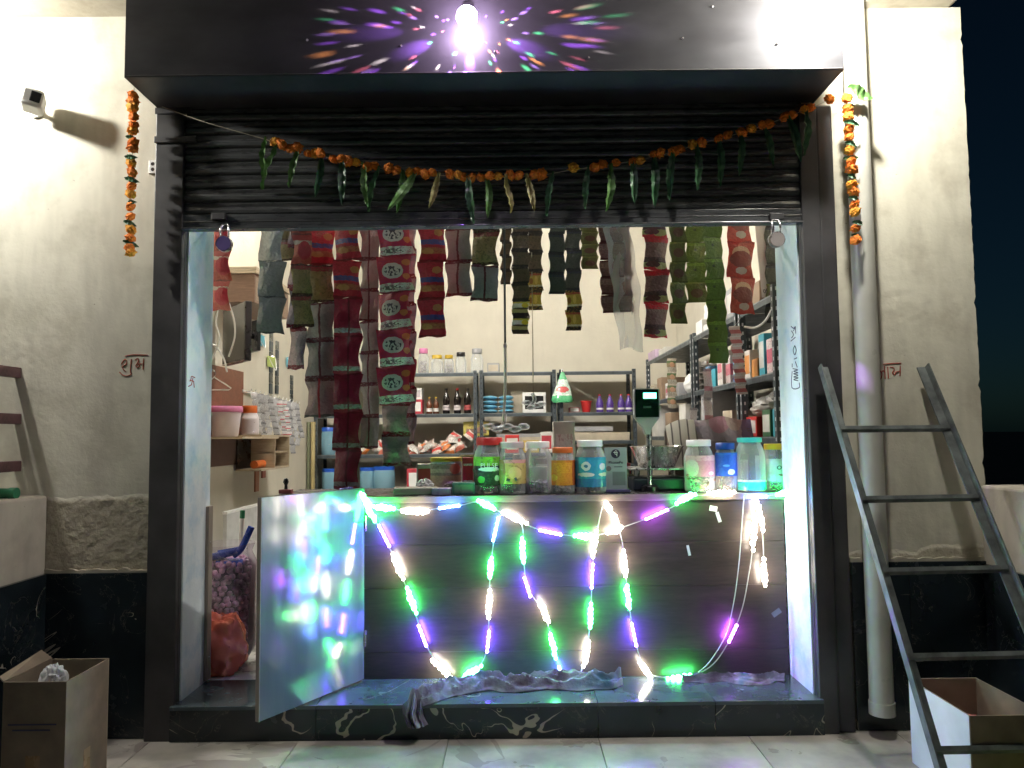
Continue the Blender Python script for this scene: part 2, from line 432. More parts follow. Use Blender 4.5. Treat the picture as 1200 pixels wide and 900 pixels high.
# a ragged plaster lip on top of the dado
for x0, x1, z in ((-1.935, -1.498, .667), (1.385, 1.95, .677)):
    mb = MB(); nn = 26
    mb.prism([(x0, z-.004), (x1, z-.004)] + [(x1-(x1-x0)*k/nn, z+.006+rnd.uniform(0, .012)) for k in range(nn+1)], -.014, .002)
    mb.build('plaster_lip', M['slab'], bd)

# threshold step of black marble
st = thing('threshold_step', 'low step of white veined black marble across the shop opening', 'step', (0, 0, 0))
MB().bx(XL-.01, XR+.01, -.045, .27, 0, .125).build('core', M['slab'], st)
xs = [XL-.012, -.80, .33, .80, XR+.012]
for a, c in zip(xs, xs[1:]):
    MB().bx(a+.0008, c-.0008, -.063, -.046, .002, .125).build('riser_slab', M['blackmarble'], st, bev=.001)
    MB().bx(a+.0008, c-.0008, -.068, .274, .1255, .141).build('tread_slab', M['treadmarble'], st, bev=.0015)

# low parapet walls that run forward on both sides
for nm, x0, x1, lab in (('left', -2.25, -1.935, 'low plastered parapet with marble dado beside the tall closed carton'),
                        ('right', 1.94, 2.3, 'low plastered parapet with marble dado behind the leaning ladder')):
    pw = thing('parapet_wall', lab, 'wall', ((x0+x1)/2, -1.2, 0), 'low walls that close off the porch')
    hw = (x1-x0)/2; yb = 1.198 if nm == 'left' else 1.198
    mb = MB()
    mb.bx(-hw, hw, -1.8, yb, 0, .985); mb.build('wall_body', M['parapet'], pw, bev=.012)
    s_ = 1 if nm == 'left' else -1
    for k in range(4):
        ya = 1.172 - k*.7
        xa, xb = (hw+.001, hw+.02) if s_ > 0 else (-hw-.02, -hw-.001)
        if ya-.698 < -1.8: break
        MB().bx(xa, xb, ya-.698, ya, .002, .665).build('marble_slab', M['blackmarble'], pw, bev=.002)

# ------------------------------------------------------------------ rolling shutter with hood and guides
sh = thing('rolling_shutter', 'dark grey steel rolling shutter half raised under its boxed hood', 'shutter', (0, 0, 0))
hb = 2.612
mb = MB().bx(-1.49, 1.30, -.33, -.326, hb, 3.045)           # front sheet
mb.bx(-1.49, -1.486, -.326, -.002, hb, 3.045).bx(1.296, 1.30, -.326, -.002, hb, 3.045)
mb.build('hood', M['hood'], sh)
MB().bx(-1.486, 1.296, -.3255, -.03, hb+.002, hb+.006).build('hood_underside', M['hood'], sh)
MB().tube([(-1.48, -.331, hb+.004), (1.295, -.331, hb+.004)], .004, 6).build('hood_rim', M['post'], sh)
for k in range(7):
    p = P(835, 8 + 0*k, -.33) if k == 0 else P(250 + k*110, 40 + (k*37) % 30, -.33)
    MB().ball((p.x, -.331, min(2.95, p.z)), .005, 8, 4).build('rivet', M['steel'], sh)
pitch = .0585; ztop = 2.62; zb = 2.155
prof = [(.026, -.006), (.018, 0), (.010, .006), (.008, .018), (.016, .032), (.012, .046), (.020, .053), (.027, .060)]
mb = MB(); n = len(prof)
for sx in (XL-.02, XR+.02):
    mb.add([], [])
vv = [(XL-.02, y, z) for y, z in prof] + [(XL-.02, y+.004, z) for y, z in reversed(prof)]
k2 = len(vv); vv = vv + [(XR+.02, y, z) for _, y, z in vv]
ff = [(i, (i+1) % k2, (i+1) % k2 + k2, i + k2) for i in range(k2)] + [tuple(range(k2)), tuple(reversed(range(k2, 2*k2)))]
sm = MB().add(vv, ff).mesh('slat', M['slat'])
for i in range(9):
    link('slat', sm, sh, (0, -.047, zb + i*pitch))
mb = MB().bx(XL-.015, XR+.015, -.045, -.017, 2.085, 2.1525); mb.bx(XL-.0005, XR+.0005, -.068, -.0452, 2.085, 2.092)
mb.build('bottom_rail', M['slat'], sh, bev=.002)
MB().tube([(XL, -.041, 2.121), (XR, -.041, 2.121)], .006, 6).build('rail_rib', M['slat'], sh)
for u in (262, 905):
    p = P(u, 258, 0)
    MB().bx(p.x-.03, p.x+.03, -.062, -.044, p.z-.014, p.z+.014).build('lock_hasp', M['post'], sh, bev=.003)
# guides
def guide(x0, x1, side):
    pr = thing  # noqa
    mb = MB().bx(x0, x1, -.052, -.0225, .0, 2.60)
    mb.build('guide_post', M['post'], sh, bev=.004)
    xi0, xi1 = (x1-.012, x1+.0) if side < 0 else (x0, x0+.012)
    MB().bx(xi0, xi1, -.0222, -.0002, .142, 2.60).build('guide_channel', M['post'], sh)
guide(-1.495, XL-.0, -1)
guide(XR, 1.30, 1)
MB().bx(1.301, 1.372, -.042, -.0225, .0, 2.60).build('guide_flange', M['post'], sh, bev=.012)
p = P(188, 162, -.075)
MB().bx(-1.498, -1.32, -.060, -.0522, p.z-.012, p.z+.016).build('bracket', M['post'], sh, bev=.002)
MB().bx(-1.498, -1.345, -.056, -.0522, 2.585, 2.612).build('bracket', M['post'], sh)

# padlocks hung on the bottom rail
def padlock(u, v, body, lab):
    p = P(u, v, -.078); t_ = thing('padlock', lab, 'padlock', p, 'padlocks on the shutter rail')
    r = .030
    mb = MB().tube([(0, -.012, 0), (0, .012, 0)], r, 20); mb.build('lock_body', body, t_, True)
    MB().tube([(0, -.0125, 0), (0, .0125, 0)], r*1.08, 20, cap=False).build('rim', M['steel'], t_, True)
    MB().tube(curve([(-.016, 0, r*.7), (-.017, 0, .062), (-.010, .012, .085), (.010, .012, .085), (.017, 0, .062), (.016, 0, r*.7)], 5), .0045, 8).build('shackle', M['steel'], t_, True)
padlock(263, 286, simple('purple lock face', (.10, .07, .22), .35), 'round purple faced padlock hanging open by the pale blue jamb')
padlock(910, 281, simple('silver lock face', (.45, .40, .38), .3, .6), 'round silver padlock hanging above the sachets by the lettered jamb')

# ------------------------------------------------------------------ lamps of the porch and of the shop
def bulb(lab, c, L):
    t_ = thing('ceiling_bulb', lab, 'lamp', (c[0], c[1], 3.046), 'bulbs under the porch slab')
    z = c[2] - 3.046
    MB().lathe([(.032, 0), (.032, -.012), (.018, -.02), (.017, z+.058)], 16).build('holder', M['white'], t_, True)
    MB().lathe([(.016, z+.06), (.02, z+.045), (.024, z+.03)], 16).build('collar', M['white'], t_, True)
    MB().ball((0, 0, z), .034, 16, 12).build('glass', emit('bulb glow', (1, .978, .90), L), t_, True)
bulb('lit round bulb above the security camera', (-2.45, -.41, 2.83), LAMP_L)
bulb('lit round bulb beyond the end of the shutter hood', (1.25, -.50, 2.905), LAMP_R)
tt = thing('tube_light', 'lit white tube light high on the wall above the monitor', 'lamp', (-1.95, 2.0, 3.25))
MB().bx(0, .03, -.62, .62, -.025, .025).build('batten', M['white'], tt, bev=.004)
MB().tube([(.05, -.60, 0), (.05, .60, 0)], .014, 12).build('tube', emit('tube glow', (1, .97, .90), TUBE*1.35), tt, True)
for y in (-.605, .605): MB().bx(.025, .068, y-.012, y+.012, -.02, .02).build('end_cap', M['white'], tt, bev=.003)
tt = thing('tube_light', 'lit white tube light under the shop ceiling', 'lamp', (.0, 1.9, 3.62))
MB().bx(-.62, .62, -.025, .025, -.03, 0).build('batten', M['white'], tt, bev=.004)
MB().tube([(-.60, 0, -.05), (.60, 0, -.05)], .014, 12).build('tube', bpy.data.materials['tube glow'], tt, True)
for x in (-.605, .605): MB().bx(x-.012, x+.012, -.02, .02, -.068, -.025).build('end_cap', M['white'], tt, bev=.003)

# party light on the hood: many small coloured beams leave its lens
DL = Vector((-.155, -.42, 2.79))
dl = thing('party_light', 'glowing purple party light on the face of the shutter hood', 'lamp', (DL.x, -.331, DL.z))
MB().tube([(0, 0, .085), (0, -.09, .012)], .008, 12).build('arm', M['black'], dl, True)
MB().tube([(0, .001, .085), (0, -.010, .085)], .022, 20).build('mount', M['black'], dl, True)
MB().ball((0, DL.y+.331, 0), .040, 16, 12).build('lens', emit('party glow', (.86, .62, 1.0), 150), dl, True)
rd = random.Random(11)
cols = [(.45, .12, 1), (.45, .12, 1), (1, .36, .10), (1, .85, .8), (.1, .8, .3), (1, .2, .3), (.6, .3, 1)]
def beam(target, c, e, deg):
    d = (Vector(target) - DL).normalized()
    l = bpy.data.lights.new('beam', 'SPOT'); l.energy = e; l.color = c; l.spot_size = R(deg); l.spot_blend = 1.0; l.shadow_soft_size = .004
    o = bpy.data.objects.new('beam', l); col.objects.link(o); o.parent = dl
    o.rotation_euler = d.to_track_quat('-Z', 'Y').to_euler(); o.location = DL + d*.047 - Vector(dl.location)
nb = 0
while nb < 96:
    tx, tz = DL.x + rd.uniform(-.58, .58), rd.uniform(hb+.008, 2.88); rr = math.hypot(tx-DL.x, tz-DL.z)
    if rr < .085: continue
    c = cols[nb % len(cols)]
    beam((tx, -.33, tz), c, 60 + 520*rr, max(1.5, rd.uniform(3.4, 5.2) - 4.5*rr)); nb += 1
for (tx, tz, dg) in ((-.35, 2.72, 22), (.05, 2.72, 22), (-.15, 2.66, 24), (-.5, 2.78, 14), (.25, 2.78, 14)): beam((tx, -.33, tz), (.45, .16, 1), 34, dg)
for (u, v, Y, c, e, dg) in ((470, 270, -.06, (.35, .15, 1), 260, 4), (540, 270, -.06, (.35, .12, 1), 260, 4), (690, 264, -.06, (1, .25, .12), 260, 6), (1012, 445, -.1, (.5, .2, 1), 200, 3)):
    beam(P(u, v, Y), c, e, dg)

# ------------------------------------------------------------------ marigold garlands
fm_ = []
for k, mm in enumerate(('orange', 'orange', 'orange2')):
    rr = random.Random(k+20); mb = MB()
    for q in range(3):
        r0 = (.0215, .0205, .017)[q]; z0 = (-.004, .003, .009)[q]
        vv = []; ff = []; n = 16
        vv.append((0, 0, z0-.012)); vv.append((0, 0, z0+.010))
        for i in range(n):
            th = 2*math.pi*i/n; rj = r0*(1+rr.uniform(-.14, .10)) * (1 if i % 2 else .84)
            vv.append((rj*math.cos(th), rj*math.sin(th), z0+rr.uniform(-.004, .004)))
        for i in range(n):
            a, c = 2+i, 2+(i+1) % n; ff += [(0, c, a), (1, a, c)]
        mb.add(vv, ff)
    mb.ball((0, 0, 0), .0175, 12, 8, (1, 1, .9), .14, rnd=rr)
    fm_.append(mb.mesh('flower', M[mm]))
def leafmesh(L, W, mat, seed):
    rr = random.Random(seed); mb = MB(); ph = rr.uniform(0, 6)
    def f(u, v):
        wv = W*.5*math.sin(math.pi*min(1, v*.93+.05))**.75*(1+.10*math.sin(v*42)) if v < .995 else 0
        x = (u-.5)*2*wv
        y = -.012*abs(u-.5)*2 + .008*math.sin(v*7+ph) + .004*math.sin(v*26+u*3)
        return (x + .10*L*math.sin(v*2.4+ph)*.5, y, -v*L)
    mb.grid(f, 4, 18)
    return mb.mesh('leaf', mat, True)
lm_ = [leafmesh(.205, .034, M['leaf'], 1), leafmesh(.185, .032, M['leaf2'], 2), leafmesh(.215, .034, M['leaf3'], 3), leafmesh(.19, .031, M['leaf'], 4)]
def flower(par, p, k, s=1.0, rr=random):
    o = link('flower', fm_[k % 3], par, p - Vector(par.location)); o.scale = (s*1.17, s*1.17, s*1.1)
    o.rotation_euler = (rr.uniform(-.9, .9), rr.uniform(-.9, .9), rr.uniform(0, 6)); return o
rg = random.Random(5)
GY = -.088
pts = [(190, 125), (240, 143), (310, 163), (335, 172), (370, 181), (410, 190), (450, 198), (500, 204), (560, 208), (610, 207), (642, 204), (670, 199), (700, 195), (740, 189), (780, 180), (830, 166), (880, 152), (930, 134), (965, 120), (984, 110)]
path = [P(u, v, GY if 200 < u < 975 else -.075) for u, v in pts]
ga = thing('marigold_garland', 'sagging toran of orange marigolds and hanging mango leaves across the shutter', 'garland', P(600, 200, GY), 'marigold garlands')
base = Vector(ga.location)
cp = curve(path, 5)
MB().tube([p - base for p in cp], .0018, 5).build('thread', M['thread'], ga)
def at_u(u):                                     # point on the garland under photo column u
    pp = curve([Vector((a, b, 0)) for a, b in pts], 8)
    for a, b in zip(pp, pp[1:]):
        if a.x <= u <= b.x:
            v = a.y + (b.y-a.y)*(u-a.x)/max(1e-6, b.x-a.x); return P(u, v, GY)
fu = [323, 331, 341, 349, 361, 369, 376, 391, 400, 408, 417, 431, 439, 456, 465, 480, 488, 498, 507, 527, 537, 543, 553, 563, 574, 584, 598, 608, 626, 634, 672, 697, 706, 722, 741, 750, 766, 774, 789, 797, 812, 822, 842, 853, 869, 880, 893, 900, 920, 928, 943, 950, 972]
for i, u in enumerate(fu): flower(ga, at_u(u) + Vector((0, rg.uniform(-.008, .004), rg.uniform(-.006, .008))), i % 2 if i % 5 else 2, rg.uniform(.86, 1.12), rg)
lu = [(310, 0, 3), (325, .45, 0), (348, .15, 3), (375, .05, 2), (398, -.1, 2), (424, -.2, 0), (443, .25, 2), (470, .05, 3), (486, .55, 0), (516, .35, 1), (545, -.2, 2), (569, -.05, 0), (592, -.05, 1), (618, -.12, 1), (646, .1, 2), (687, 0, 2), (713, .08, 0), (737, -.12, 2), (762, -.08, 2), (785, 0, 2), (812, -.05, 2), (838, -.1, 2), (864, 0, 2), (890, -.3, 2), (918, -.3, 2), (940, .05, 2)]
for i, (u, a, k) in enumerate(lu):
    o = link('leaf', lm_[k], ga, at_u(u) - base + Vector((0, -.012, .006))); o.rotation_euler = (rg.uniform(-.12, .05), a, rg.uniform(-.6, .6)); o.scale = [rg.uniform(.85, 1.05)]*3
def vgarland(u0, v0, u1, v1, Y, vs_, lab, leaves):
    a, c = P(u0, v0, Y), P(u1, v1, Y)
    t_ = thing('marigold_garland', lab, 'garland', a, 'marigold garlands')
    MB().tube([(0, 0, .03), c - a], .0018, 5).build('thread', M['thread'], t_)
    for i, v in enumerate(vs_):
        u = u0 + (u1-u0)*(v-v0)/(v1-v0)
        flower(t_, P(u, v, Y) + Vector((rg.uniform(-.004, .004), 0, 0)), i % 3, rg.uniform(.9, 1.12), rg)
    for v, sgn, sc2 in leaves:
        u = u0 + (u1-u0)*(v-v0)/(v1-v0)
        o = link('leaf', lm_[2], t_, P(u, v, Y) - a + Vector((-.025*sgn, -.012, 0))); o.rotation_euler = (.2, -sgn*1.45, rg.uniform(-.4, .4)); o.scale = (.6, .6, .24*sc2)
vgarland(157, 108, 152, 300, -.12, [112, 119, 126, 137, 146, 153, 167, 174, 191, 202, 218, 227, 242, 254, 269, 279, 290, 296], 'short string of marigolds hanging beside the security camera', [(163, 1, 1), (184, -1, 1), (212, 1, 1.3), (236, -1, .8), (262, 1, 1), (285, 1, 1.2)])
vgarland(992, 112, 1004, 286, -.16, [115, 128, 137, 152, 161, 176, 190, 199, 216, 225, 240, 248, 268, 281], 'short string of marigolds hanging in front of the drain pipe', [(124, -1, .9), (146, 1, 1.2), (170, 1, 1), (184, -1, 1.1), (208, 1, 1), (234, 1, 1), (261, -1, .9), (278, 1, .9)])
o = bpy.data.objects['marigold_garland.002']
lf = link('leaf', leafmesh(.11, .05, M['leaf'], 9), o, (.0, -.01, .03)); lf.rotation_euler = (0, -1.1, 0)

# ------------------------------------------------------------------ things on the outer wall
p = P(42, 131, 0)
sc_ = thing('security_camera', 'small white wall camera with a black lens casting a long shadow', 'camera', (p.x, 0, p.z))
MB().lathe([(.03, 0), (.03, .012), (.012, .016)], 18).build('mount', M['white'], sc_, True).rotation_euler = (R(90), 0, 0)
MB().tube([(0, -.012, 0), (0, -.06, 0)], .009, 10).build('stem', M['white'], sc_, True)
bo = MB().bx(-.040, .040, -.17, -.055, -.038, .038); bo = bo.build('camera_body', M['white'], sc_, True, bev=.012); bo.rotation_euler = (0, R(12), R(27))
ln = MB().bx(-.006, .032, -.173, -.168, -.020, .024).build('lens', M['black'], sc_, bev=.003); ln.rotation_euler = (0, R(12), R(27))
p = P(181, 196, 0)
sw = thing('junction_plate', 'small white wall plate with two holes beside the guide post', 'plate', (p.x, 0, p.z))
MB().bx(-.022, .022, -.008, .001, -.03, .03).build('plate', M['white'], sw, bev=.003)
for dz in (-.012, .012): MB().tube([(-.004, -.0083, dz), (-.004, -.007, dz)], .008, 12).build('hole', M['black'], sw)
def strokes(name, lab, cat, groups, f, mat, r, Y):
    t_ = thing(name, lab, cat, f(*groups[0][0]))
    b0 = Vector(t_.location)
    for gp in groups:
        MB().tube([q - b0 for q in curve([f(*a) for a in gp], 4)], r, 6).build('stroke', mat, t_)
fz = lambda x, y: P(120 + x/9.23, 400 + y/9.23, -.0005)
strokes('wall_lettering', 'red handwritten Devanagari word on the plaster left of the opening', 'writing', [
    [(245, 162), (330, 146), (490, 149)], [(205, 248), (238, 197), (264, 214), (252, 254), (214, 274), (225, 300), (252, 332)],
    [(314, 192), (307, 260), (303, 330)], [(303, 330), (312, 355), (270, 375), (220, 365), (185, 330)],
    [(350, 202), (384, 187), (392, 210), (374, 242), (362, 264), (380, 284), (402, 266), (386, 250)], [(386, 244), (442, 245)], [(447, 183), (443, 240), (439, 306)]], fz, M['ink'], .0022, 0)
fz = lambda x, y: P(900 + x/6.667, 360 + y/6.667, -.0005)
strokes('wall_lettering', 'red handwritten Devanagari word on the plaster by the drain pipe', 'writing', [
    [(900, 446), (970, 440), (1040, 437)], [(862, 492), (878, 500), (890, 520), (884, 552), (872, 572)], [(884, 515), (900, 495), (915, 515)], [(910, 458), (915, 560)], [(935, 465), (941, 557)],
    [(952, 468), (980, 474), (985, 492), (972, 512), (985, 528), (998, 514)], [(990, 508), (1032, 500)], [(1032, 458), (1033, 500), (1030, 538)]], fz, M['ink'], .0024, 0)
# marks on the two jambs
fz = lambda x, y: PX(120 + x/9.23, 400 + y/9.23, XL+.006)
strokes('jamb_mark', 'small dark painted auspicious sign on the pale blue jamb', 'mark', [
    [(965, 378), (1000, 392)], [(960, 380), (955, 415), (945, 432)], [(945, 420), (985, 432)], [(985, 432), (992, 500)], [(978, 395), (962, 470)], [(962, 470), (930, 488)]], fz, M['ink'], .0022, 0)
fz = lambda x, y: PX(900 + x/6.667, 360 + y/6.667, XR-.006)
strokes('jamb_writing', 'dark sideways pen writing running down the lettered jamb', 'writing', [
    [(182, 150), (200, 165), (215, 150), (200, 185)], [(215, 150), (218, 205)], [(185, 185), (200, 215), (185, 240)], [(180, 265), (215, 235)],
    [(210, 300), (222, 335), (210, 372), (198, 335), (210, 300)], [(228, 395), (205, 405)], [(215, 425), (230, 470)], [(190, 440), (190, 470)],
    [(195, 480), (235, 490), (200, 500), (236, 512), (200, 520), (236, 532), (200, 545), (238, 552), (202, 565), (236, 575)],
    [(190, 500), (188, 628), (245, 628), (245, 590)], [(285, 640), (300, 650)], [(285, 712), (300, 712)]], fz, M['darkink'], .0022, 0)
# steel bars that stick out of the wall
for v, lab in ((437, 'uppermost'), (491, 'middle'), (546, 'lowest')):
    p = P(25, v, 0)
    t_ = thing('wall_bar', lab + ' of three mauve brown steel bars jutting from the plaster above the green pipe', 'bar', (p.x-.014, 0, p.z), 'steel bars jutting from the wall')
    MB().bx(-.014, .014, -.56, .004, -.022, .022).build('bar', M['redbrown'], t_, bev=.003)
    MB().bx(-.016, .016, -.566, -.5605, -.024, .024).build('end_cap', M['redbrown'], t_, bev=.002)
t_ = thing('green_pipe', 'short green plastic pipe lying on the low parapet', 'pipe', (-2.02, -.17, .985))
MB().tube([(-.22, 0, .02), (.055, 0, .02)], .02, 16, cap=False).build('tube', M['greenpipe'], t_, True)
MB().tube([(.035, 0, .02), (.062, 0, .02)], .0225, 16).build('collar', M['greenpipe'], t_, True)
# drain pipe and conduit
t_ = thing('drain_pipe', 'cream plastic drain pipe running down beside the ladder', 'pipe', (1.462, -.085, .09))
MB().tube([(-.005, 0, 0), (-.005, 0, 2.957)], .046, 24).build('pipe', M['pvc'], t_, True)
MB().tube([(-.005, 0, 0), (-.005, 0, .05)], .0495, 24).build('socket', M['pvc'], t_, True)


# ------------------------------------------------------------------ ladder
lt = thing('ladder', 'grey steel ladder with flat rungs leaning against the wall', 'ladder', (1.53, -.72, 0))
A0, A1 = Vector((1.275, -.085, 1.475)), Vector((1.345, -.80, 0))
B0, B1 = Vector((1.705, -.03, 1.475)), Vector((1.80, -.80, 0))
lb = Vector(lt.location)
def bar(a, c, w_, d_):
    a, c = Vector(a), Vector(c); zax = (c-a).normalized(); xax = Vector((1, 0, 0)); xax = (xax - zax*xax.dot(zax)).normalized(); yax = zax.cross(xax)
    Mx = Matrix((xax, yax, zax)).transposed().to_4x4(); Mx.translation = a
    return Mx, (c-a).length
for a, c in ((A0, A1), (B0, B1)):
    Mx, L = bar(a-lb, c-lb, 0, 0)
    mb = MB().bx(-.018, .018, -.003, .003, 0, L, Mx)
    s_ = -1 if a is A0 else 1
    mb.bx(s_*.018-.003, s_*.018+.003, -.0031, .032, 0, L, Mx)
    mb.build('rail', M['ladder'], lt)
    Mx2 = Mx.copy()
for v in (503, 585, 670, 770, 878):
    # each rung where the left rail crosses that photo row
    best = min((i/400 for i in range(401)), key=lambda s_: abs((lambda q: 450 - FPX*q.y/-q.z)(CROT.transposed() @ (A0.lerp(A1, s_) - CAM)) - v))
    bestb = min((i/400 for i in range(401)), key=lambda s_: abs(B0.lerp(B1, s_).z - A0.lerp(A1, best).z))
    a, c = A0.lerp(A1, best) - lb, B0.lerp(B1, bestb) - lb
    a.y -= .006; c.y -= .006
    d = (c-a).normalized()
    MB().tube([a - d*.012, c + d*.012], .0135, 4, flat=.5).build('rung', M['ladder'], lt)

# ------------------------------------------------------------------ cartons outside
def open_box(nm, lab, x0, x1, y0, y1, h, outm, inm, flaps):
    t_ = thing(nm, lab, 'carton', ((x0+x1)/2, (y0+y1)/2, 0.001), 'cartons standing on the porch')
    X, Y, k = (x1-x0)/2, (y1-y0)/2, .004
    for n_, a in (('front_panel', (-X, X, -Y, -Y+k)), ('back_panel', (-X, X, Y-k, Y)), ('side_panel', (-X, -X+k, -Y+k, Y-k)), ('side_panel', (X-k, X, -Y+k, Y-k))):
        MB().bx(*a, 0, h).build(n_, outm if n_ != 'back_panel' else inm, t_)
    MB().bx(-X+k, X-k, -Y+k, Y-k, .003, .009).build('base', inm, t_)
    tp_ = simple('brown tape', (.26, .17, .09), .25)
    MB().bx(-.024, .024, -Y-.001, -Y-.0003, .0, h*.42).build('tape', tp_, t_)
    MB().bx(X+.0003, X+.001, -.02, .02, .0, h*.35).build('tape', tp_, t_)
    return t_, X, Y
cb, X, Y = open_box('carton', 'tall brown cardboard carton with a clear bag inside, in front of the black marble', -1.70, -1.49, -.61, -.34, .41, M['card'], M['cardin'], None)
MB().bx(-X+.02, X-.03, -Y-.0012, -Y-.0005, .27, .275).bx(-X+.035, X-.05, -Y-.0012, -Y-.0005, .252, .257).build('printed_line', M['darkink'], cb)
f = MB().add([(-X, -Y, .41), (-X, Y, .41), (-X-.03, Y-.02, .445), (-X-.03, -Y+.02, .42)], [(0, 1, 2, 3)])
f = f.build('flap', M['card'], cb); f.modifiers.new('s', 'SOLIDIFY').thickness = .004
mb = MB(); rr = random.Random(4)
crumple((0, -.03, .375), .035, .04, .05, .4, 2.0, 3, mb=mb)
bg_ = mb.build('clear_bag', M['clearbag'], None, True, loc=cb.location); tag(bg_, 'crumpled clear plastic bag poking out of the tall carton', 'plastic bag')
cb, X, Y = open_box('carton', 'wide open brown carton with its lit side coloured white standing behind the ladder foot', 1.45, 1.70, -.70, -.32, .30, M['card'], M['cardin'], None)
MB().bx(-X-.0015, -X-.0005, -Y+.004, Y-.004, .002, .299).build('lit_white_side', M['cardwhite'], cb)  # light falling on the brown side, put in as a white sheet
mb = MB(); crumple((-.02, -.03, .15), .08, .08, .075, .4, 2.2, 5, mb=mb); crumple((.03, .03, .09), .08, .09, .08, .3, 2.2, 6, mb=mb)
o = mb.build('pink_bag', simple('pink polythene', (.55, .12, .12), .35), None, True, loc=cb.location); tag(o, 'crumpled pink bag lying in the wide open carton', 'bag')
mb = crumple((0, 0, .07), .13, .075, .075, .45, 2.4, 8, floor=.001)
o = mb.build('green_plastic_bag', clear('green polythene', (.45, .55, .16), .6, .15, .9, 30), None, True, loc=(1.60, -.83, .0)); tag(o, 'crumpled green clear bag lying before the wide open carton', 'plastic bag')

# ------------------------------------------------------------------ counter
CF = .26                                          # front face of the counter
ct = thing('counter', 'dark walnut shop counter with plank front and long top', 'counter', (0, CF, .141))
cb_ = Vector(ct.location)
x0, x1 = P(425, 700, CF).x, XR-.012
zt = P(600, 580, CF).z - .141
MB().bx(x0+.002, x1-.002, .014, .50, 0, zt-.030).build('carcass', M['plydark'], ct)
zz = [0, P(600, 763, CF).z-.141, P(600, 688, CF).z-.141, P(600, 637, CF).z-.141, zt-.032]
for a, c in zip(zz, zz[1:]):
    MB().bx(x0, x1, 0, .013, a+.0005, c-.0005).build('front_plank', M['wood'], ct, bev=.0006)
MB().bx(P(312, 585, CF).x, x1, -.012, .55, zt-.028, zt).build('counter_top', simple('dark counter top', (.055, .05, .05), .25, 0, .2), ct, bev=.003)
MB().bx(x0+.001, x1, -.017, -.0125, zt-.030, zt-.001).build('edge_strip', M['woodedge'], ct, bev=.001)
MB().bx(P(312, 585, CF).x, P(312, 585, CF).x+.03, .10, .50, 0, zt-.03).build('end_panel', M['plydark'], ct)
# the flap door, swung out over the step
h0, h1 = P(425, 806, CF-.02), P(425, 585, CF-.02)
f0, f1 = P(302, 853, -.26), P(302, 597, -.26)
zlo, zhi = .150, .985
hx, hy, fx, fy = h0.x, h0.y, f0.x, f0.y
d = Vector((fx-hx, fy-hy, 0)); L = d.length; ang = math.atan2(d.y, d.x)
fd = MB().bx(0, L, -.009, .009, zlo-.141, zhi-.141).build('flap_door', M['flap'], ct, bev=.0015, loc=(hx-cb_.x, hy-cb_.y, 0)); fd.rotation_euler = (0, 0, ang)
fd['label'] = 'glossy grey flap door swung open'
MB().bx(L, L+.004, -.010, .010, zlo-.141, zhi-.141).build('edge_band', simple('dull edge', (.20, .17, .15), .6), fd)
for z in (.15, .65): MB().tube([(-.002, .012, z), (-.002, .012, z+.07)], .006, 8).build('hinge', M['steel'], fd)
# tape scraps on the counter front
for i, (u, v, w_, h_, a) in enumerate(((836, 596, 9, 6, .2), (842, 606, 4, 12, -.3), (807, 645, 3, 12, -.2), (910, 718, 11, 6, -.6))):
    p = P(u, v, CF-.0008); q = S(CF)
    o = MB().bx(-w_/2*q, w_/2*q, -.0006, .0004, -h_/2*q, h_/2*q).build('tape_scrap', M['rackedge'] if i == 3 else M['white'], ct, loc=p - cb_); o.rotation_euler = (0, a, 0)

# ------------------------------------------------------------------ LED strings on the counter
wire = simple('pale wire', (.75, .78, .75), .4)
LEDC = {'w': emit('led white', (1, .90, .76), LED*.62), 'g': emit('led green', (.06, 1, .18), LED*1.35), 'b': emit('led blue', (.13, .06, 1), LED*6.0), 'c': emit('led cyan', (.10, .25, 1), LED*3.5), 'v': emit('led violet', (.42, .08, 1), LED*3.5)}
LY = CF - .046
def led_string(lab, pts_, leds):
    pp = [P(u, v, LY) for u, v in pts_]
    t_ = thing('string_light', lab, 'string light', pp[0], 'LED strings draped on the counter')
    b0 = Vector(t_.location); cp_ = curve(pp, 6)
    MB().tube([q - b0 for q in cp_], .0024, 6).build('wire', wire, t_, True)
    for (u, v, c, ln_) in leds:
        p = P(u, v, LY); i = min(range(len(cp_)), key=lambda k: (cp_[k]-p).length)
        tg = (cp_[min(i+1, len(cp_)-1)] - cp_[max(i-1, 0)]).normalized(); p = cp_[i]
        mb = MB(); ln2 = ln_*S(LY)
        if c in 'wg':
            rl = random.Random(int(u*3+v))
            for k in range(6): mb.ball(p - b0 + tg*ln2*(k/5-.5) + Vector((rl.uniform(-.003, .003), rl.uniform(-.003, .003), rl.uniform(-.003, .003))), (.008, .0115, .0125, .0130, .0115, .008)[k]*rl.uniform(.85, 1.1), 10, 8, (1, 1, 1.15))
        else:
            for k in range(5): mb.ball(p - b0 + tg*ln2*(k/4-.5), .0062, 8, 6)
            mb.tube([p - b0 - tg*ln2*.5, p - b0 + tg*ln2*.5], .0042, 6)
        mb.build('led_cluster', LEDC[c], t_, True)
led_string('LED string draped in a wide loop beside the flap door', [(427, 584), (436, 604), (450, 628), (466, 664), (482, 704), (495, 745), (508, 772), (520, 786), (535, 795), (550, 790), (565, 776), (572, 752), (573, 708), (575, 665), (580, 625), (586, 604)],
    [(434, 598, 'g', 24), (450, 627, 'b', 26), (466, 664, 'w', 30), (482, 705, 'g', 30), (496, 746, 'b', 24), (519, 784, 'w', 30), (553, 788, 'g', 26), (572, 752, 'b', 22), (573, 707, 'w', 30), (575, 665, 'g', 22), (581, 622, 'c', 26)])
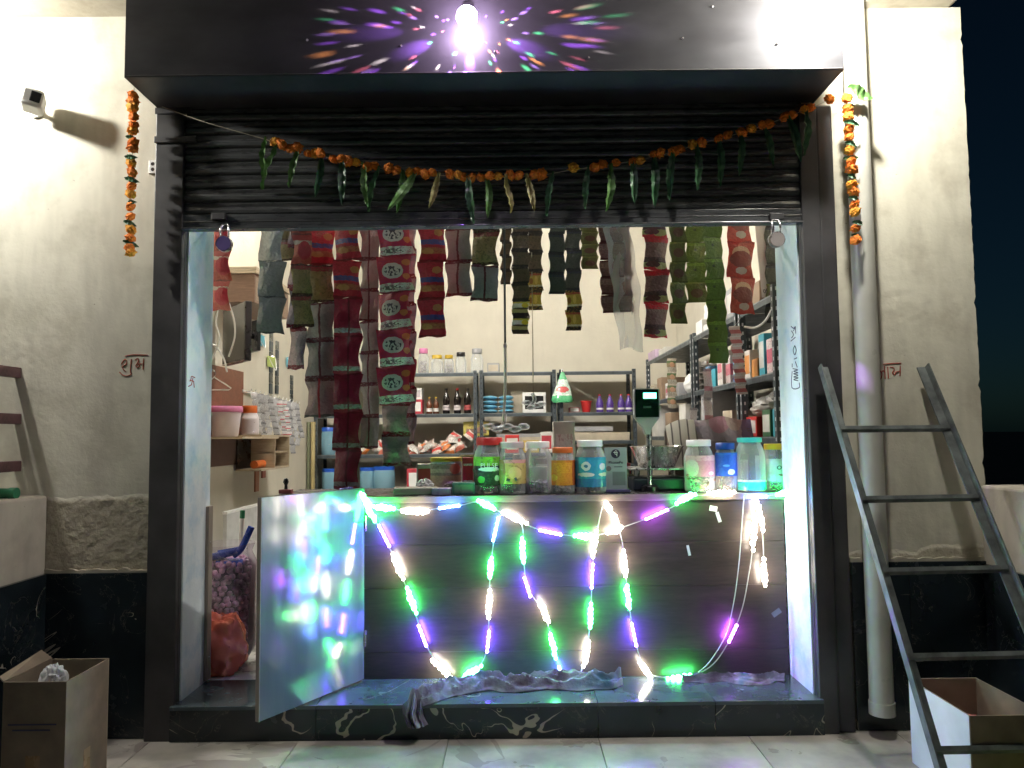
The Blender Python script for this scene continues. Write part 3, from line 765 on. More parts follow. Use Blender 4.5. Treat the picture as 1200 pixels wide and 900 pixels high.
led_string('LED string draped in a narrow loop ending at the mauve cloth', [(608, 606), (613, 622), (613, 645), (617, 684), (625, 700), (637, 716), (646, 748), (653, 775), (662, 795), (676, 796), (687, 766), (692, 722), (694, 675), (697, 637), (703, 606), (706, 594)],
    [(613, 643, 'g', 26), (618, 686, 'b', 22), (637, 718, 'w', 26), (648, 760, 'g', 28), (658, 788, 'c', 10), (668, 797, 'b', 20), (687, 765, 'w', 28), (692, 722, 'g', 26), (694, 676, 'b', 26), (697, 636, 'w', 28)])
led_string('LED string hanging down to the folded cloth by the lettered jamb', [(712, 592), (722, 612), (729, 634), (732, 660), (736, 700), (743, 744), (752, 776), (762, 790), (785, 794), (812, 791), (836, 778), (856, 748), (870, 712), (878, 670), (882, 640), (884, 600)],
    [(708, 596, 'w', 12), (722, 614, 'w', 20), (732, 660, 'w', 28), (737, 700, 'g', 26), (744, 746, 'b', 24), (756, 784, 'w', 20), (797, 794, 'g', 32), (860, 742, 'v', 20), (882, 622, 'w', 36)])
led_string('LED string running level along the edge of the counter top', [(424, 580), (436, 592), (458, 596), (486, 599), (512, 596), (540, 592), (560, 588), (575, 594), (590, 602), (603, 607), (622, 617), (645, 624), (675, 628), (705, 626), (735, 616), (765, 605), (790, 593), (806, 583), (828, 580), (846, 578), (872, 578), (886, 582), (905, 580), (924, 577)],
    [(428, 586, 'g', 18), (450, 594, 'g', 22), (486, 599, 'w', 30), (527, 594, 'c', 22), (570, 593, 'g', 20), (603, 607, 'w', 30), (645, 624, 'b', 24), (683, 628, 'g', 22), (722, 621, 'w', 18), (768, 604, 'v', 26), (804, 584, 'g', 24), (846, 578, 'w', 30), (888, 582, 'c', 18), (918, 578, 'g', 16)])
led_string('loose LED tail dangling in front of the counter by the lettered jamb', [(880, 582), (890, 600), (894, 630), (895, 655), (896, 684)], [(890, 604, 'w', 34), (895, 670, 'w', 30)])
led_string('thin unlit LED wire hanging in a long slack curve under the teal lidded jar', [(872, 580), (869, 620), (866, 660), (860, 705), (850, 745), (832, 775), (818, 788)], [])
# ------------------------------------------------------------------ cloths on the step
def cloth(lab, pts_, wd, mat, seed, amp=.045, drop=0):
    pp = [Vector(q) for q in pts_]; b0 = pp[0].copy(); cp_ = curve(pp, 16); n = len(cp_); mb = MB(); nv = 34; L_ = 0; ln = [0]
    for a, c in zip(cp_, cp_[1:]): L_ += (c-a).length; ln.append(L_)
    o_ = Vector((seed*9.1, seed*4.3, 0))
    def f(u, v):
        i = min(n-1, int(round(u*(n-1)))); c = cp_[i]; tg = (cp_[min(n-1, i+1)] - cp_[max(0, i-1)]).normalized()
        up = Vector((0, 0, 1)) if i >= drop else Vector((0, -1, .15)).normalized()
        sd = tg.cross(up).normalized(); s_ = (v-.5)*2; q = Vector((ln[i]*6.5, s_*1.5 + ln[i]*2.0, 0)) + o_
        w_ = wd*(.75 + .55*mnoise.noise(Vector((ln[i]*7, 3.3, seed)))) * (min(1, .35 + ln[i]*7) if not drop else 1) * min(1, .3 + (L_-ln[i])*8)
        env = max(0, 1-abs(s_)**2.2)
        r1 = 1 - 2*abs(mnoise.noise(q)); r2 = 1 - 2*abs(mnoise.noise(q*2.3 + Vector((5, 2, 1)))); r3 = 1 - 2*abs(mnoise.noise(q*5.0))
        h = amp*env*(.25 + .62*max(0, r1)**1.5 + .30*max(0, r2)**1.5 + .03*r3) + .004*(1-env)*mnoise.noise(q*4)
        shift = .02*mnoise.noise(Vector((ln[i]*11, 8.8, seed)))
        return c - b0 + sd*(s_*w_*.5 + shift) + up*max(.001, h)
    mb.grid(f, n-1, nv)
    o = mb.build('cloth', mat, None, True, loc=b0); o.modifiers.new('s', 'SOLIDIFY').thickness = .002
    return tag(o, lab, 'cloth', 'cloths lying on the step')
m, t, b = nodes('mauve printed cloth'); v = coords(t)
c = ramp(t, noise(t, v, 6, 4), [(.3, (.06, .12, .18)), (.45, (.20, .18, .24)), (.56, (.11, .08, .12)), (.66, (.26, .25, .29)), (.75, (.07, .14, .20))])
t.links.new(c, b.inputs['Base Color']); b.inputs['Roughness'].default_value = .9; bump(t, b, noise(t, v, 60, 4), .5, .006); M['mauve'] = m
def ST(u, v): q = P(u, v, .1); d_ = ray(u, v); return CAM + d_*((.165-CAM.z)/d_.z)
cl = [Vector((P(488, 838, -.08).x, -.070, .060)), Vector((P(487, 830, -.08).x, -.071, .105)), Vector((P(487, 822, -.08).x, -.068, .139))] + [Vector((P(u, 810, y).x, y, .1412)) for u, y in ((500, -.02), (520, .05), (545, .10), (580, .13), (615, .11), (650, .14), (690, .13), (728, .16))]
cloth('long mauve printed cloth crumpled along the step with one end hanging over', cl, .13, M['mauve'], 1, .062, 30)
cloth('small folded teal and mauve cloth on the step by the lettered jamb', [Vector((P(u, 795, y).x, y, .1412)) for u, y in ((800, .17), (825, .18), (850, .20), (880, .16), (905, .19), (920, .17))], .09, M['mauve'], 2, .035)

# ------------------------------------------------------------------ sack of round sweets behind the jamb, scoop, bag
sx, sy = -1.385, .52
t_ = thing('sweet_sack', 'tall clear sack full of round purple sweets standing inside the doorway', 'sack', (sx, sy, .14))
rr = random.Random(9); bm_ = MB()
for z in range(18):
    R_ = .128 - .035*max(0, (3-z)/3)
    for k in range(26):
        th = 2*math.pi*(k+.5*(z % 2))/26 + rr.uniform(-.07, .07)
        if math.sin(th) > .55: continue
        bm_.ball((R_*math.cos(th)*rr.uniform(.93, 1.02), R_*math.sin(th)*rr.uniform(.93, 1.02), .02 + z*.0255 + rr.uniform(-.006, .006)), rr.uniform(.0135, .0165), 8, 6)
for k in range(70):
    q = .12*math.sqrt(rr.random()); th = rr.uniform(0, 6.28); bm_.ball((q*math.cos(th), q*math.sin(th), .468 + rr.uniform(0, .02)), .015, 8, 6)
MB().lathe([(.08, .01), (.118, .06), (.118, .46), (0, .465)], 20).build('sweets_core', simple('inner sweets', (.10, .04, .08), .6), t_, True)
bm_.build('sweets', simple('purple sweets', (.46, .23, .37), .32, 0, .5, 30), t_, True, kind='stuff')
MB().lathe([(.07, 0), (.105, .02), (.142, .08), (.145, .40), (.146, .47), (.12, .53), (.135, .57)], 28, cap=False).build('clear_sack', M['thinbag'], t_, True)
p = P(266, 662, sy-.02)
t_ = thing('scoop', 'blue plastic scoop stuck into the purple sweets', 'scoop', (sx+.03, sy-.04, .635))
blue = simple('blue plastic', (.012, .05, .36), .25)
mb = MB()
def sc1(u, v):
    th = -1.5 + 3.0*u; q = .055*(1-.35*v*v)
    return (-.075 + .15*v*.8, math.sin(th)*q, .06 - math.cos(th)*q*.8 + .02*v - .02)
mb.grid(sc1, 12, 8); a = mb.build('scoop_bowl', blue, t_, True); a.modifiers.new('s', 'SOLIDIFY').thickness = .004
MB().tube(curve([(.02, 0, .02), (.055, 0, .05), (.085, 0, .11), (.105, 0, .155)], 5), .016, 10, flat=.7).build('handle', blue, t_, True)
MB().lathe([(.05, -.012), (.062, .0), (.05, .022)], 16, c=(0.0, 0, -.02), sx=1.2).build('scoop_base', blue, t_, True)
mb = crumple((0, 0, .13), .10, .065, .125, .42, 1.5, 4, 56, 36, floor=.001)
o = mb.build('orange_bag', clear('orange carrier bag', (.85, .19, .12), .72, .35, .9, 18), None, True, loc=(-1.345, .36, .139)); tag(o, 'crumpled orange carrier bag slumped against the jamb below the sweets', 'bag')
t_ = thing('wooden_batten', 'narrow weathered wooden batten fixed to the pale blue jamb', 'batten', (XL+.010, .245, .15))
MB().bx(-.003, .012, -.02, .026, 0, .76).build('strip', M['batten'], t_, bev=.002)
for z in (.1, .6): MB().ball((.012, 0, z), .004, 6, 4).build('nail', M['steel'], t_)
t_ = thing('orange_tray', 'shallow orange tray on a stool behind the flap door', 'tray', (-1.06, 1.0, .60))
MB().lathe([(.13, 0), (.17, .05), (.176, .05), (.135, -.004)], 24, cap=False).build('dish', simple('orange plastic', (.55, .10, .04), .4), t_, True)
MB().bx(-.14, .14, -.14, .14, -.03, -.006).build('board', M['cream_wood'], t_)
for a in (-1, 1):
    for c in (-1, 1): MB().bx(a*.12-.012, a*.12+.012, c*.12-.012, c*.12+.012, -.461, -.03).build('leg', M['cream_wood'], t_)
t_ = thing('white_rod', 'white rod with a green tip standing behind the sweets', 'rod', (-1.40, .78, .14))
MB().tube([(-.02, 0, 0), (.0, 0, .66)], .012, 10).build('rod', M['white'], t_, True); MB().tube([(.0, 0, .66), (.002, 0, .70)], .013, 10).build('tip', M['greenpipe'], t_, True)
t_ = thing('leaning_board', 'pale grey board leaning on the inner wall behind the sweets', 'board', (-1.72, 2.1, .14))
MB().bx(-.012, .012, -.7, .7, 0, .62).build('panel', simple('pale grey board', (.55, .56, .55), .5), t_, bev=.003); MB().bx(-.014, .014, -.7, .7, .62, .635).build('top_edge', M['white'], t_)
t_ = thing('packing_tape', 'roll of black and white striped tape on the floor behind the counter flap', 'tape', (-1.08, .95, .139))
for k in range(6): MB().tube([(k*.022, 0, .055), (k*.022+.021, 0, .055)], .055, 18).build('band', M['black'] if k % 2 else M['white'], t_, True)

# ------------------------------------------------------------------ packets in strips
_pm = {}
def packet(w_, h_, t__, mat, kind):
    key = (round(w_, 3), round(h_, 3), mat.name, kind)
    if key in _pm: return _pm[key]
    mb = MB(); rr = random.Random(len(_pm)+50); ph = rr.uniform(0, 6); nx, nz = (6, 9) if kind == 'pillow' else (4, 5)
    def half(sg):
        def f(u, v):
            e = min(v, 1-v); s1 = max(0, min(1, (e-.06)/.25)); bul = math.sin(math.pi*u)**.7*s1**.8 if 0 < u < 1 else 0
            ww = w_*(1-.13*s1*(1 if kind == 'pillow' else .15)) * (1 + .018*math.sin(v*17+ph))
            y = sg*(t__*.5*bul*(1+.22*math.sin(9*u+11*v+ph)) + .0006) + .004*math.sin(3*v+ph)*(1 if kind == 'pillow' else .5)
            z = -h_*v + (.004*math.sin(u*9+ph)*(1-s1) if kind == 'pillow' else 0)
            return ((u-.5)*ww + .006*math.sin(5*v+ph), y, z)
        return f
    mb.grid(half(-1), nx, nz); n0 = len(mb.f); mb.grid(half(1), nx, nz)
    me = mb.mesh('packet', mat, True); _pm[key] = me; return me
RODZ = 2.43
for i, y in enumerate((.52, .62, .72)):
    t_ = thing('hanging_rod', ('front', 'middle', 'rear')[i] + ' of three thin steel rods carrying the packet strips', 'rod', (0, y, RODZ), 'rods carrying the packet strips')
    MB().tube([(-1.952, 0, 0), (1.752, 0, 0)], .006, 8).build('rod', M['steel'], t_, True)
    for x in (-1.944, 1.744): MB().tube([(x-.006, 0, 0), (x+.006, 0, 0)], .02, 12).build('wall_flange', M['steel'], t_, True)
def strip(u, wpx, vb, hpx, mats, Y, lab, kind='pillow', t__=None, tilt=0.0, u_top=None, nm='packet_strip'):
    q = S(Y); w_, h_ = wpx*q, hpx*q; rr = random.Random(int(u*7+vb))
    bot = P(u, vb, Y); topx = P(u_top if u_top is not None else u, 275, Y).x
    n = max(1, math.ceil((RODZ - bot.z)/h_ - .15))
    top = bot.z + n*h_
    t_ = thing(nm, lab, 'packets', (topx, Y, RODZ), 'packet strips hanging over the counter')
    b0 = Vector(t_.location)
    if top > RODZ + .02: pass
    MB().bx(-.006, .006, -.0012, .0012, min(top, RODZ) - RODZ - .012, max(.012, top-RODZ)).build('hanger', M['black'], t_)
    for i in range(n):
        mt = mats[min(i, len(mats)-1)]
        zt = bot.z + (i+1)*h_; f = (RODZ - zt)/(RODZ - bot.z)
        x = topx + (bot.x-topx)*f
        o = link('packet', packet(w_, h_*1.02, t__ if t__ is not None else w_*(.26 if kind == 'pillow' else .07), mt, kind), t_, Vector((x, Y, zt)) - b0)
        o.rotation_euler = (rr.uniform(-.03, .03), tilt + rr.uniform(-.03, .03), rr.uniform(-.34, .34) if kind == 'pillow' else rr.uniform(-.2, .2))
    return t_
K = {}
K['chip'] = packmat('crimson crisps front', [(0, (.16, .008, .014)), (.07, (.36, .012, .03)), (.22, (.30, .09, .04)), (.36, (.34, .012, .03)), (.44, (.05, .05, .20)), (.56, (.40, .015, .035)), (.93, (.2, .01, .016))], [((.36, .16, .05), .72, .74, .16, .09), ((.38, .17, .06), .35, .27, .2, .07)], ((.20, .01, .02), .5), rough=.28)
K['chipb'] = packmat('maroon crisps back', [(0, (.22, .012, .03)), (.10, (.24, .235, .23)), (.21, (.20, .008, .028)), (.94, (.12, .005, .015))], None, ((.14, .006, .02), .5), (.10, .004, .012), rough=.28)
K['grey'] = packmat('silver back', [(0, (.09, .02, .03)), (.10, (.20, .205, .21)), (.92, (.08, .02, .03))], None, ((.16, .16, .17), .5), (.075, .02, .028), rough=.3, metal=.35)
K['greyr'] = packmat('silver rose back', [(0, (.08, .09, .08)), (.08, (.30, .22, .23)), (.9, (.09, .03, .03))], None, ((.22, .16, .17), .5), (.32, .03, .04), rough=.3, metal=.3)
K['silver'] = packmat('plain silver', [(0, (.10, .11, .12)), (.05, (.27, .30, .31)), (.95, (.2, .22, .23))], None, ((.20, .22, .23), .5), None, rough=.27, metal=.5)
K['snack'] = packmat('crimson snack front', [(0, (.22, .012, .03)), (.05, (.52, .50, .47)), (.24, (.36, .016, .05)), (.95, (.22, .01, .03))], [((.50, .49, .47), .42, .57, .29, .21)] + [((.05, .04, .06), .42, .57, .22, .14, (15, 1, 13)), ((.12, .08, .09), .42, .145, .30, .06, (17, 1, 20))] + [ ((.5, .16, .05), .8, .78, .12, .09), ((.5, .18, .06), .78, .42, .10, .08)], ((.30, .012, .10), .6), rough=.28)
K['purple'] = packmat('purple grey back', [(0, (.14, .02, .03)), (.12, (.34, .29, .33)), (.55, (.26, .24, .27)), (.9, (.13, .02, .03))], None, ((.22, .2, .22), .6), None, rough=.25, metal=.45)
K['redbox'] = packmat('brick red sachet', [(0, (.30, .06, .04)), (.25, (.42, .10, .07)), (.62, (.40, .36, .32)), (.75, (.28, .035, .035)), (.92, (.10, .02, .02))], [((.30, .02, .035), .65, .45, .3, .28)], ((.22, .02, .03), .5), rough=.3)
K['olive'] = packmat('olive brown sachet', [(0, (.05, .03, .02)), (.10, (.17, .14, .06)), (.80, (.15, .03, .03)), (.92, (.05, .02, .02))], None, ((.10, .09, .04), .7), rough=.25)
K['brown'] = packmat('brown small sachet', [(0, (.03, .022, .02)), (.14, (.12, .082, .05)), (.55, (.10, .075, .04)), (.86, (.03, .02, .018))], None, ((.06, .045, .03), .7), rough=.3)
K['gold'] = packmat('gold small sachet', [(0, (.04, .025, .02)), (.20, (.62, .55, .42)), (.30, (.50, .34, .06)), (.78, (.36, .07, .04)), (.88, (.05, .03, .02))], [((.65, .45, .12), .55, .55, .10, .22), ((.30, .12, .03), .25, .5, .12, .15)], ((.40, .24, .04), .6), rough=.3)
K['yellow'] = packmat('white and yellow small sachet', [(0, (.035, .02, .02)), (.25, (.42, .38, .16)), (.46, (.72, .70, .62)), (.80, (.62, .52, .10)), (.9, (.04, .03, .02))], [((.10, .07, .04), .5, .50, .45, .06), ((.72, .58, .06), .72, .68, .18, .14)], None, rough=.3)
K['dgreen'] = packmat('dark green small sachet', [(0, (.02, .02, .025)), (.12, (.055, .065, .05)), (.82, (.03, .035, .055)), (.92, (.02, .02, .03))], None, ((.035, .045, .03), .7), rough=.3)
K['olivegreen'] = packmat('olive green sachet', [(0, (.06, .075, .012)), (.06, (.10, .115, .030)), (.90, (.15, .18, .04))], [((.10, .05, .03), .5, .45, .28, .22)], ((.07, .09, .02), .6), rough=.3)
K['green'] = packmat('leaf green sachet', [(0, (.10, .15, .02)), (.05, (.115, .17, .03)), (.80, (.16, .26, .035)), (.95, (.09, .12, .02))], [((.06, .08, .03), .45, .62, .07, .07)], ((.09, .13, .025), .5), rough=.3)
K['maroonbrown'] = packmat('maroon brown sachet', [(0, (.07, .02, .02)), (.12, (.15, .07, .065)), (.55, (.18, .10, .085)), (.9, (.08, .02, .02))], None, ((.10, .05, .045), .6), rough=.25)
K['redpic'] = packmat('red picture sachet', [(0, (.50, .02, .03)), (.10, (.26, .27, .10)), (.24, (.07, .03, .03)), (.38, (.20, .10, .09)), (.82, (.50, .02, .03))], [((.30, .28, .10), .65, .14, .25, .09), ((.10, .03, .03), .35, .18, .28, .08)], ((.14, .06, .05), .5), rough=.28)
K['redlogo'] = packmat('red logo sachet', [(0, (.46, .04, .03)), (.08, (.44, .055, .04)), (.94, (.32, .02, .02))], [((.52, .30, .20), .5, .66, .30, .20), ((.20, .035, .03), .5, .50, .38, .22), ((.46, .36, .34), .5, .20, .20, .09)], ((.32, .03, .025), .5), rough=.28)
K['pinkcandy'] = packmat('pink and white sweet', [(0, (.70, .68, .68)), (.22, (.56, .16, .17)), (.60, (.72, .62, .62)), (.85, (.75, .75, .76))], None, ((.6, .3, .3), .4), rough=.3)
K['faces'] = packmat('pale picture sachet', [(0, (.5, .46, .38)), (.3, (.34, .26, .16)), (.62, (.14, .22, .10)), (.8, (.55, .5, .4))], [((.55, .32, .2), .5, .5, .25, .2)], ((.2, .16, .1), .5))
K['whitepink'] = packmat('white strip', [(0, (.68, .66, .66)), (.25, (.62, .30, .34)), (.4, (.74, .73, .72)), (.9, (.4, .4, .42))], None, ((.5, .4, .42), .4))

strip(257, 27, 363, 36, [K['redbox']], .52, 'brick red sachets hanging in front of the monitor', 'pillow')
strip(318, 32, 390, 43, [K['silver']], .52, 'plain silver packets hanging beside the monitor', 'pillow')
strip(334, 19, 305, 24, [K['olive']], .62, 'two short olive sachets between silver and brown strips', 'sachet')
strip(354, 24, 382, 37, [K['olive'], K['olive'], K['redbox']], .52, 'olive and dark brown glossy sachets next to the plain silver packets', 'pillow')
strip(348, 22, 432, 48, [K['purple']], .62, 'twisted lilac grey packet strip behind the olive sachets', 'pillow', u_top=350)
strip(375, 35, 488, 45, [K['greyr'], K['grey'], K['grey'], K['olive'], K['chip']], .62, 'grey backed packet strip ending in a rose coloured packet', 'pillow')
strip(407, 34, 573, 45, [K['chipb'], K['chipb'], K['chipb'], K['chipb'], K['chipb'], K['chip']], .52, 'longest strip of crimson crisp packets, reaching down to the counter', 'pillow')
strip(433, 24, 525, 37.3, [K['grey']], .72, 'long strip of silver backed packets behind the white badge snack packets', 'pillow')
strip(461, 42, 473, 44, [K['snack']], .52, 'crimson snack packets with round white badges', 'pillow', tilt=-.10)
strip(464, 34, 545, 36, [K['purple'], K['purple'], K['chipb'], K['chipb'], K['chipb'], K['chipb']], .62, 'lilac silver packets dangling below the white badge snack packets', 'pillow')
strip(481, 13, 520, 33, [K['purple'], K['purple'], K['chipb'], K['purple']], .72, 'narrow lilac packets seen edge on beside the white badges', 'pillow')
strip(506, 33, 394, 45, [K['chip']], .52, 'short strip of two crimson crisp packets with blue print', 'pillow')
strip(538, 33, 346, 40, [K['grey'], K['grey']], .62, 'short grey backed strip with maroon seams next to the crimson crisps', 'pillow')
strip(569, 33, 352, 42, [K['grey'], K['olive']], .52, 'short grey and brown strip with a dark folded hem', 'pillow')
strip(593, 12, 333, 17, [K['brown']], .62, 'thin dark brown sachets behind the iron hanger', 'sachet')
strip(610, 20, 391, 20, [K['yellow'], K['yellow'], K['brown']], .52, 'brown sachets ending in two white and yellow ones', 'sachet')
strip(627, 17, 363, 23, [K['gold'], K['gold'], K['brown']], .62, 'brown sachets ending in two gold ones', 'sachet')
strip(653, 19, 344, 24, [K['dgreen']], .52, 'dark green black sachets hanging left of the gold tipped strip', 'sachet')
strip(672, 18, 387, 24, [K['gold'], K['gold'], K['dgreen']], .62, 'dark green sachets ending in two gold ones', 'sachet')
strip(691, 20, 315, 15, [K['olivegreen']], .72, 'very short olive sachets beside the bagged maroon sachets', 'sachet')
t_ = strip(724, 38, 366, 21, [K['maroonbrown']], .62, 'maroon brown sachets hanging inside a clear bag', 'sachet', u_top=720)
strip(769, 30, 395, 40, [K['redpic']], .52, 'red sachets with dark pictures hanging by the clear bag', 'pillow')
strip(795, 19, 379, 24.5, [K['olivegreen']], .62, 'olive green sachets next to the red picture sachets', 'sachet')
strip(816, 24, 354, 24, [K['olivegreen'], K['green']], .72, 'short wider green sachets between two longer green strips', 'sachet')
strip(843, 22, 425, 25, [K['green']], .52, 'longest strip of leaf green sachets', 'sachet', u_top=834)
strip(872, 33, 367, 43, [K['redlogo']], .62, 'red sachets with a pale round logo hanging by white paper', 'pillow', u_top=866)
strip(906, 17, 378, 23, [K['dgreen'], K['olivegreen'], K['dgreen']], .72, 'dark olive sachets hanging against the lettered jamb', 'sachet')
# clear bag round the maroon strip
bY = .60
mb = MB(); tp = P(722, 268, bY); bt = P(742, 410, bY)
def bagf(sg):
    def f(u, v):
        hw = .058 + .022*math.sin(math.pi*min(1, v*1.05))*.5
        x = tp.x + (bt.x-tp.x)*v**1.3 + (u-.5)*2*hw*(1+.10*math.sin(9*v+3*u)) + .006*math.sin(23*v)
        return (x, bY + sg*(.028*math.sin(math.pi*u)+.001)*(1-.5*v) + .006*math.sin(14*v+8*u), RODZ - .01 + (bt.z-RODZ+.01)*v + .012*math.sin(5*u)*v)
    return f
mb.grid(bagf(-1), 10, 22); mb.grid(bagf(1), 10, 22)
o = mb.build('clear_bag', M['clearbag'], None, True); tag(o, 'long crinkled clear bag hanging over the scale', 'plastic bag')
# white paper strip with some print and a thin clear strip
p = P(888, 275, .76); q = P(895, 350, .76)
t_ = thing('paper_sheet', 'white paper sheet hanging beside the red logo sachets', 'paper', (p.x, .73, RODZ))
mb = MB(); mb.grid(lambda u, v: (-.03+.062*u + .03*v, .004*math.sin(4*v+2*u), .012 + (q.z-RODZ-.012)*v), 4, 10); mb.build('sheet', M['white'], t_, True)
tmh = text_mesh('098', .030, M['darkink']); o = link('print', tmh, t_, (.028, -.006, q.z-RODZ+.035)); o.rotation_euler = (R(90), R(-15), 0)

# iron hanger bar in the middle, twine with tray, bundles of bags
p0 = P(591, 275, .62); p1 = P(592, 405, .62); p2 = P(590, 497, .62)
t_ = thing('iron_hanger', 'thin iron hanging bar with a bundle of clear bags tied to its end', 'hanger', (p0.x, .62, RODZ))
b0 = Vector(t_.location)
MB().tube([(0, 0, .01), p1-b0], .0058, 8).build('bar', M['rack'], t_, True)
MB().ball(p1-b0, .011, 8, 6, (1, 1, 1.5)).build('knot', M['steel'], t_, True)
MB().tube(curve([p1-b0, (p1+p2)/2-b0+Vector((.004, 0, 0)), p2-b0], 5), .0075, 8).build('rope', M['white'], t_, True)
mb = MB(); rr = random.Random(2)
for k in range(5): mb.ball(P(574+k*10, 500+(k % 2)*3, .62)-b0, .026, 10, 7, (1.25, .8, .6), .25, rnd=rr)
mb.tube(curve([p2-b0+Vector((.008, 0, .05)), p2-b0, p2-b0+Vector((-.03, 0, -.03))], 4), .010, 8); mb.build('bag_bundle', M['clearbag'], t_, True)
p0 = P(624, 360, .62); p2 = P(625, 468, .62)
t_ = thing('twine', 'thin twine with a small tied bundle of polythene bags', 'twine', (p0.x, .62, RODZ)); b0 = Vector(t_.location)
MB().tube([(0, 0, .006), p2-b0], .0026, 6).build('string', M['thread'], t_)
mb = MB()
for k in range(4): mb.ball(P(617+k*6, 472+(k*5) % 7, .62)-b0, .018, 10, 7, (1.3, .8, .7), .25, rnd=rr)
mb.tube(curve([p2-b0+Vector((-.004, 0, .03)), p2-b0+Vector((.006, -.004, .0)), p2-b0+Vector((-.008, 0, -.03))], 4), .010, 8); mb.build('bag_bundle', M['clearbag'], t_, True)
# ------------------------------------------------------------------ shelving racks
def rack(lab, loc, W_, D_, zs, H_, along='x', grp='slotted steel racks'):
    """W_ along the front, D_ deep (away from the front); local front edge at y=0 (or x=0 when along y)"""
    t_ = thing('shelf_rack', lab, 'rack', loc, grp)
    Mx = Matrix.Identity(4) if along == 'x' else Matrix(((0, 1, 0, 0), (1, 0, 0, 0), (0, 0, 1, 0), (0, 0, 0, 1)))
    pm = MB(); e = .035
    pm.bx(0, e, 0, .003, 0, H_, Mx).bx(0, .003, .0031, e, 0, H_, Mx)
    hm = MB()
    for k in range(int(H_/.05)):
        z = .03 + k*.05
        hm.bx(.013, .022, -.0006, .0002, z, z+.018, Mx); hm.bx(-.0006, .0002, .013, .022, z, z+.018, Mx)
    pmm, hmm = pm.mesh('post', M['rack']), hm.mesh('slots', M['cardwhite'] if along == 'y' else M['rackdark'])
    for x, y in ((0, 0), (W_-e, 0), (0, D_-e), (W_-e, D_-e)):
        q = Mx @ Vector((x, y, 0)); po = link('post', pmm, t_, q); link('slots', hmm, po, kind='stuff')
    for z in zs:
        s_ = MB().bx(.004, W_-.004, .006, D_-.004, z-.004, z, Mx); s_ = s_.build('shelf', M['rack'], t_)
        MB().bx(.037, W_-.037, .0035, .0058, z-.034, z-.0005, Mx).build('lip', M['rack'], s_)
        MB().bx(.037, W_-.037, .0015, .0034, z-.006, z+.0008, Mx).build('rim', M['rackedge'], s_)
    return t_
BY = 4.32
zA = [P(600, v, BY).z - .1385 for v in (436, 484, 531, 574)]
zs_ = [z for z in zA] + [.12]
def rx(u): return P(u, 480, BY).x
xa0, xa1 = rx(368), rx(559); xb0, xb1 = rx(562), rx(652); xc0, xc1 = rx(656), rx(746)
rack('wide slotted rack against the back wall behind the crisp strips', (xa0, BY, .1385), xa1-xa0, .42, zs_, zA[0]+.02)
rack('narrow slotted rack against the back wall behind the iron hanger', (xb0, BY, .1385), xb1-xb0, .42, zs_, zA[0]+.02)
rack('slotted rack against the back wall holding purple bottles', (xc0, BY, .1385), xc1-xc0, .42, [zA[0], zA[1], zA[1]-.28, zA[2]-.12, .12], zA[0]+.02)
RXF = 1.30
zr = [PX(825, 388, RXF).z - .1385, PX(837, 453, RXF).z - .1385, PX(868, 512, RXF).z - .1385, .62, .2]
R3 = (2.32, 4.2); R2 = (1.2, 2.28); R1 = (.56, 1.16)
rack('long slotted rack along the side wall next to the back wall', (RXF, R3[0], .1385), R3[1]-R3[0], .42, zr, zr[0]+.03, 'y')
rack('slotted rack along the side wall stacked with boxes and egg trays', (RXF, R2[0], .1385), R2[1]-R2[0], .42, zr, zr[0]+.03, 'y')
rack('short slotted rack along the side wall just inside the lettered jamb', (RXF, R1[0], .1385), R1[1]-R1[0], .42, zr, zr[0]+.05, 'y')
ZB = [z + .1385 for z in zA]; ZR = [z + .1385 for z in zr]

# ------------------------------------------------------------------ product makers
def C(nm, c, rough=.4, **k): return simple(nm, c, rough, **k)
def jar(lab, x, y, z, w_, h_, lid, label=None, fill=None, fillh=.3, grp='plastic jars', lidh=.10, square=False, neck=.36, nm='jar', lab_z=(.22, .62), extra=None, body=None):
    t_ = thing(nm, lab, 'jar', (x, y, z), grp)
    r = w_/2; n = 26; hl = h_*lidh; hb_ = h_-hl
    prof = [(r*.86, 0), (r*.97, h_*.02), (r, h_*.07), (r*.985, h_*.24), (r, h_*.28), (r*.985, h_*.5), (r, h_*.58), (r*.97, hb_*.74), (r*.85, hb_*.86), (r*2*neck, hb_*.95), (r*2*neck, hb_)]
    if square: prof = [(r*.92, 0), (r, h_*.03), (r, hb_*.86), (r*.96, hb_*.94), (r*.90, hb_)]
    MB().lathe(prof, n, cap=False).build('body', body or M['clearjar'], t_, True)
    MB().lathe([(r*.85, .001), (r*.85, .003)], n).build('base', body or M['clearjar'], t_)
    lr = r*2*neck*1.12 if not square else r*.98
    MB().lathe([(lr*.96, hb_-hl*.25), (lr, hb_-hl*.2), (lr, h_-hl*.12), (lr*.94, h_), (0, h_)], n).build('lid', lid, t_, True)
    if label:
        MB().lathe([(r*1.012, h_*lab_z[0]), (r*1.012, h_*lab_z[1])], 20, a0=R(198), a1=R(342)).build('paper_label', label, t_, True)
    if fill:
        rr = random.Random(int(abs(x)*997)+3); mb = MB(); k = 0
        while k < 60:
            a_, q = rr.uniform(0, 6.28), r*.86*math.sqrt(rr.random()); zc = .012 + (h_*fillh-.012)*rr.random()
            if math.sin(a_)*q > r*.5: continue
            Mq = Matrix.Translation((q*math.cos(a_), q*math.sin(a_), zc)) @ Matrix.Rotation(rr.uniform(0, 3), 4, (rr.random(), rr.random(), rr.random()+.1))
            s1 = r*.16; mb.bx(-s1*1.3, s1*1.3, -s1*.7, s1*.7, -s1*.55, s1*.55, Mq); k += 1
        mb.build('sweets', fill, t_, kind='stuff')
    return t_
